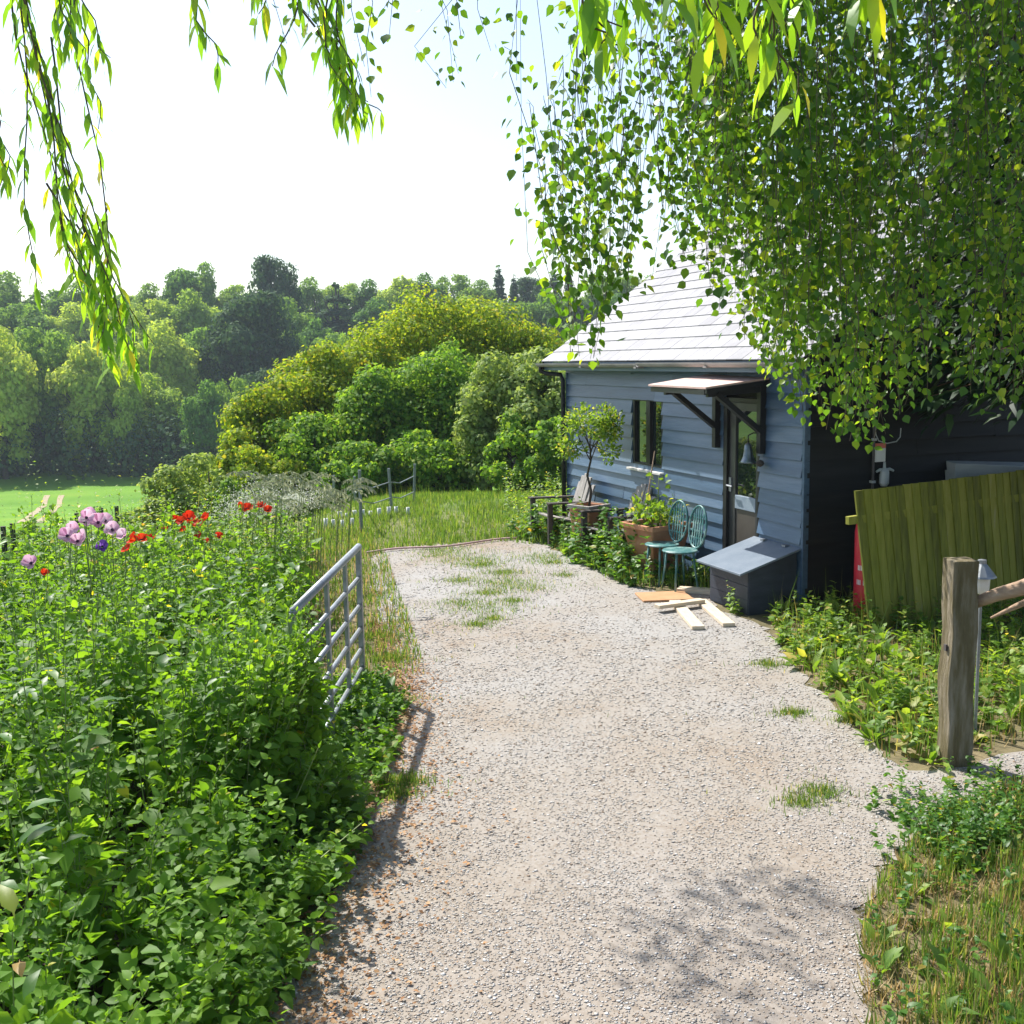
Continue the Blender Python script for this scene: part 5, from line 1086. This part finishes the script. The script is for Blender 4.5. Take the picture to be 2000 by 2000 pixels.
def twig(bx_, by_, y, length, dens=1.0):
    b = D(bx_, by_, y); top = b + np.array([random.gauss(0, .10), random.gauss(.05, .12), length])
    i = np.argmin(np.linalg.norm((lp - top) * np.array([1, 1, 1.4]), axis=1)); at = lp[i]
    dxy = at - top; dl = max(1e-6, math.hypot(dxy[0], dxy[1]))
    if dl > .35: at = np.array([top[0] + dxy[0] / dl * .03, top[1] + dxy[1] / dl * .03, max(top[2] + .3, at[2]) if bx_ < 1070 or random.random() < .22 else top[2] + .12])
    sway = np.array([random.gauss(0, .05), random.gauss(0, .05), 0]); mid = top * .5 + b * .5 + sway
    pts = [at, at * .4 + top * .6 + np.array([0, 0, .10 * random.random()]), top, mid, b]
    pts[1] = pts[1] + np.array([random.gauss(0, .03), random.gauss(0, .03), 0])
    tw.tube([q - bt for q in pts], [.0014, .0018, .0022, .002, .0014], 4, False)
    nl_ = int(np.linalg.norm(at - top) / .075 * dens)
    if nl_ > 0:
        t = RNG.random(nl_); a = RNG.uniform(0, 6.28, nl_); c_ = at * (1 - t)[:, None] + top * t[:, None] + np.c_[np.cos(a), np.sin(a), np.zeros(nl_)] * RNG.uniform(.02, .12, nl_)[:, None]
        LP.append(c_); LD.append(np.c_[np.cos(a) * .6, np.sin(a) * .6, np.full(nl_, -.7)]); LN.append(np.c_[np.cos(a), np.sin(a), np.full(nl_, .4)] + RNG.normal(0, .5, (nl_, 3))); LS.append(RNG.uniform(.036, .062, nl_))
    n = max(4, int(length / .027 * dens)); t = np.linspace(0, 1, n) ** .9
    base = np.where((t < .5)[:, None], top + (mid - top) * (t * 2)[:, None], mid + (b - mid) * (t * 2 - 1)[:, None])
    a = np.arange(n) * 2.4 + random.random() * 6; off = RNG.uniform(.1, 1, n) ** 2 * .13
    base = base + np.c_[np.cos(a) * off, np.sin(a) * off, RNG.normal(0, .01, n)]
    LP.append(base); LD.append(np.c_[np.cos(a) * .6, np.sin(a) * .6, RNG.normal(-.7, .5, n)]); LN.append(np.c_[np.cos(a), np.sin(a), RNG.normal(.5, .3, n)] + RNG.normal(0, .7, (n, 3))); LS.append(RNG.uniform(.030, .060, n))
def many(n, x0, x1, lo, depth, ln, bias=1.0, dens=1.0):
    for _ in range(n):
        x = random.uniform(x0, x1); f = np.interp(x, fx, fy); v = random.random() ** bias; by_ = lo + (f - lo) * v
        twig(x, by_, random.uniform(*depth), random.uniform(*ln), dens)
many(7, 850, 1010, 60, (5.0, 6.0), (.4, .9), .8, .6)
many(13, 540, 770, 40, (4.6, 5.6), (.3, .5), .9, .7) if False else None
many(20, 1060, 1240, 260, (4.8, 5.8), (.5, 1.1), .8, .75)
many(16, 1085, 1200, 420, (4.8, 5.6), (.5, .9), .7, 1.0)
many(22, 1090, 1330, 60, (5.0, 6.2), (.3, .7), 1.0, .8)
many(26, 1290, 1400, 100, (5.2, 6.6), (.5, .9), .9, .9)
many(210, 1370, 1680, 40, (5.0, 7.6), (.6, 1.4), .8, 1.0)
many(165, 1640, 2060, 40, (5.0, 7.6), (.6, 1.4), .8, 1.0)
many(90, 1330, 2060, 0, (5.4, 7.4), (.5, 1.0), 1.3, 1.0)
many(45, 1500, 1860, 500, (5.6, 7.4), (.5, .9), .55, 1.0)
for x, y in ((735, 40), (712, 130), (690, 175), (760, 70), (640, 70), (600, 60), (725, 190), (560, 85)): twig(x, y, random.uniform(4.8, 5.4), random.uniform(.35, .6), .8)
P = np.concatenate(LP) - bt; Dr = np.concatenate(LD); Nr = np.concatenate(LN); sz = np.concatenate(LS)
tw.build('twigs', M['twig'], birch)
link('foliage', leaf_mesh('foliage', 'round', P, Dr, Nr, sz, RNG.uniform(.8, 1.1, len(P)), None, .02), M['birch'], birch)
# unseen birch crown above the frame, added to shade the foliage below it
Q = cat(*[bush_leaves(420, lp[i] - bt + np.array([random.gauss(0, .5), random.gauss(0, .5), .35 + .6 * random.random()]), (.7, .7, .45), .06, shell=.1) for i in range(4, 200, 7) if D(1000, 0, lp[i][1])[2] < lp[i][2] - .15])
shade_clumps = np.c_[RNG.uniform(.6, 5.4, 340), RNG.uniform(6.6, 9.8, 340), RNG.uniform(5.7, 6.9, 340)]; shade_clumps = shade_clumps[shade_clumps[:, 2] > 2.75 + shade_clumps[:, 1] * .325 + .25]  # leaf clumps added out of view on the sun side to block light
Q = cat(Q, *[bush_leaves(44, q - bt, (.34, .34, .2), .07, shell=.1) for q in shade_clumps])
link('unseen_shade_crown', leaf_mesh('unseen_shade_crown', 'round', *Q), M['birch'], birch)

# dark conifer behind the birch
ct = np.array([6.3, 10.2, 0.0])
con = thing('cypress_tree', 'dark drooping conifer behind the birch shading the cabin end wall', 'tree', tuple(ct))
mb = MB(); mb.tube([(0, 0, -.1), (.03, 0, 3), (0, 0, 7), (0, 0, 9)], [.2, .17, .1, .03], 10); mb.build('trunk', M['brownbark'], con, smooth=True)
P = []; Dr = []; Nr = []; sz = []; bm_ = MB()
for k in range(420):
    z0 = random.uniform(2.3, 8.0); a = math.radians(random.uniform(140, 300)); Lb = random.uniform(1.6, 4.3) * (1 - .06 * z0)
    if z0 < 2.9: Lb = min(Lb, 2.4)
    droop = random.uniform(.1, .35); p0 = np.array([0, 0, z0]); pts = []
    for t in np.linspace(0, 1, 6): pts.append(p0 + np.array([math.cos(a) * Lb * t, math.sin(a) * Lb * t, .5 * t - droop * Lb * t * t]))
    bm_.tube(pts, [.026, .022, .016, .011, .007, .003], 5, False)
    n = int(150 * Lb / 3); t = RNG.uniform(.15, 1, n); i = np.minimum((t * 5).astype(int), 4); fr = t * 5 - i; pa = np.array(pts)
    base = pa[i] * (1 - fr)[:, None] + pa[i + 1] * fr[:, None]; sd = RNG.normal(0, 1, n)
    side = np.array([-math.sin(a), math.cos(a), 0]); base = base + side * (sd * .16)[:, None] + np.c_[np.zeros(n), np.zeros(n), -np.abs(RNG.normal(0, .14, n))]
    P.append(base); Dr.append(np.array([math.cos(a), math.sin(a), -.5]) + side * np.sign(sd)[:, None] * .7 + RNG.normal(0, .3, (n, 3))); Nr.append(np.array([0, 0, 1.0]) + RNG.normal(0, .4, (n, 3))); sz.append(RNG.uniform(.12, .28, n))
bm_.build('branches', M['brownbark'], con)
link('foliage', leaf_mesh('foliage', 'needle', *map(np.concatenate, (P, Dr, Nr, sz)), .9), M['conifer'], con)

# ------------------------------------------------------------------ willow above the camera
wt = np.array([-3.6, .6, 0.0])
wil = thing('willow_tree', 'weeping willow whose narrow leaved strands hang into the top of the view', 'tree', tuple(wt))
mb = MB(); mb.tube([(0, 0, -.1), (.1, .1, 2), (.2, .3, 4.2), (.5, .6, 6)], [.30, .26, .22, .12], 10); mb.build('trunk', M['bark'], wil, smooth=True)
wl = [[(-3.4, .9, 4.0), (-2.9, 2.0, 5.2), (-2.0, 3.2, 5.5), (-1.2, 3.8, 5.2)], [(-3.4, .9, 4.2), (-1.8, 1.6, 5.2), (-.2, 2.2, 5.2), (1.0, 2.4, 4.6)], [(-3.4, .9, 4.4), (-2.6, 3.5, 6.2), (-1.8, 6.0, 6.6), (-1.2, 7.6, 6.2)], [(-3.4, .9, 4.4), (-2, 3, 6.4), (-.2, 5, 6.8), (.9, 6.6, 6.3)], [(-3.4, .9, 4.6), (-4.2, 4, 6.2), (-4.0, 7.6, 6.3)]]
for L in wl:
    mb = MB(); mb.tube([tuple(np.array(q) - wt) for q in L], [.10, .07, .045, .015], 8); mb.build('limb', M['bark'], wil, smooth=True)
def spray(path, depth, n_tw, spread, leaf, step, label=None, back=.35):
    """hanging strand: several thin twigs with alternate narrow leaves; path in photo pixels at that depth"""
    pts0 = [D(x, y, depth) for x, y in path]; P = []; Dr = []; Nr = []; sz = []; mb = MB()
    for k in range(n_tw):
        t0 = 0 if k == 0 else random.uniform(0, .35); t1 = 1 if k == 0 else random.uniform(.6, 1.0)
        off = np.array([random.gauss(0, spread), random.gauss(0, spread * 1.5), 0]); off2 = np.array([random.gauss(0, spread), random.gauss(0, spread), 0]); seg = []
        if t0 > .05: off = off * .35
        for t in np.linspace(t0, t1, 12):
            i = min(int(t * (len(pts0) - 1)), len(pts0) - 2); fr = t * (len(pts0) - 1) - i; u_ = (t - t0) / (t1 - t0)
            seg.append(pts0[i] * (1 - fr) + pts0[i + 1] * fr + off * (1 - u_) + off2 * u_ * .8 + np.array([.012 * math.sin(t * 17 + k), 0, 0]))
        mb.tube([q - wt for q in seg], np.linspace(.0032, .0012, 12).tolist(), 5, False)
        seg = np.array(seg); ln = np.linalg.norm(np.diff(seg, axis=0), axis=1).sum(); n = int(ln / step)
        t = np.linspace(.02, 1, n); ii = np.minimum((t * 11).astype(int), 10); fr = t * 11 - ii; base = seg[ii] * (1 - fr)[:, None] + seg[ii + 1] * fr[:, None]
        a = np.arange(n) * 2.5 + random.random() * 6; d = np.c_[np.cos(a) * .5, np.sin(a) * .5, RNG.normal(-.85, .25, n)]
        P.append(base); Dr.append(d); Nr.append(np.c_[np.cos(a), np.sin(a), np.full(n, .6)] + RNG.normal(0, .35, (n, 3))); sz.append(RNG.uniform(leaf * .6, leaf * 1.2, n))
    st = mb.build('hanging_spray', M['twig'], wil)
    link('leaves', leaf_mesh('leaves', 'lance', np.concatenate(P) - wt, np.concatenate(Dr), np.concatenate(Nr), np.concatenate(sz), RNG.uniform(1.0, 1.5, sum(map(len, P)))), M['willow'], st)
    if label: st['label'] = label
spray([(20, -260), (40, -60), (75, 130), (120, 350), (165, 520), (200, 640), (222, 720)], 3.2, 9, .088, .072, .026, 'long hanging spray of willow leaves at the far side of the view')
spray([(120, 380), (160, 500), (195, 620), (225, 725)], 3.2, 5, .080, .076, .019)
spray([(95, -250), (120, -60), (140, 60), (160, 130)], 3.2, 5, .045, .08, .02)
spray([(140, -250), (160, 40), (180, 150), (200, 250)], 3.3, 1, .01, .07, .05)
spray([(350, -250), (375, -60), (400, 50), (432, 130)], 2.9, 2, .014, .075, .024)
spray([(470, -250), (490, -60), (505, 30)], 2.8, 2, .012, .07, .02)
spray([(580, -260), (615, -60), (645, 80), (680, 190), (690, 215)], 2.7, 8, .070, .072, .021, 'bright short spray of willow leaves over the middle of the sky')
spray([(-50, 100), (-15, 250), (8, 370)], 3.2, 3, .02, .075, .02)
for path, dp in (([(1100, -300), (1130, -60), (1160, 50), (1200, 90)], 1.75), ([(1340, -300), (1335, -60), (1320, 0)], 1.6), ([(1410, -300), (1400, -40), (1385, 90)], 1.8), ([(1480, -300), (1495, -40), (1525, 100), (1540, 200)], 2.0), ([(1555, -300), (1560, -60), (1572, 60)], 2.0), ([(1700, -300), (1695, -60), (1690, 20)], 1.9), ([(1230, -300), (1230, -70), (1215, 10)], 1.9)):
    spray(path, dp, 3, .018, .085, .030)
# strands above the frame that throw the dappled shade on the gravel
for k in range(26):
    x0, y0 = (random.uniform(-1.9, .9), random.uniform(4.6, 8.0)) if k < 8 else (random.gauss(-1.95, .3), random.gauss(8.15, .35)) if k < 18 else (random.gauss(-4.0, .25), random.gauss(7.6, .3))
    z0 = random.uniform(5.7, 6.5); P0 = np.array([x0, y0, z0]); Lh = min(.9, z0 - D(1000, -60, y0)[2])
    if Lh < .25: continue
    n = 46; t = RNG.random(n); base = P0 + np.c_[RNG.normal(0, .10, n), RNG.normal(0, .10, n), -t * Lh] - wt; a = RNG.uniform(0, 6.28, n)
    mb = MB(); mb.tube([P0 - wt + np.array([0, 0, .3]), P0 - wt + np.array([0, 0, -Lh])], .004, 4, False); st = mb.build('hanging_spray', M['twig'], wil)
    link('leaves', leaf_mesh('leaves', 'lance', base, np.c_[np.cos(a) * .5, np.sin(a) * .5, np.full(n, -.8)], np.c_[np.cos(a), np.sin(a), np.full(n, .5)], RNG.uniform(.07, .11, n), 1.5), M['willow'], st)

# ------------------------------------------------------------------ air
hz = MB(); hz.box(-430, 430, -42, 910, -12.5, 44)
m = bpy.data.materials.new('air'); m.use_nodes = True; n_ = m.node_tree.nodes; n_.remove(n_['Principled BSDF'])
pv = n_.new('ShaderNodeVolumePrincipled'); pv.inputs['Color'].default_value = (.80, .90, 1, 1); pv.inputs['Density'].default_value = HAZE
m.node_tree.links.new(pv.outputs[0], n_['Material Output'].inputs['Volume'])
tag(hz.build('haze', m), 'faint summer haze over the valley', kind='stuff')
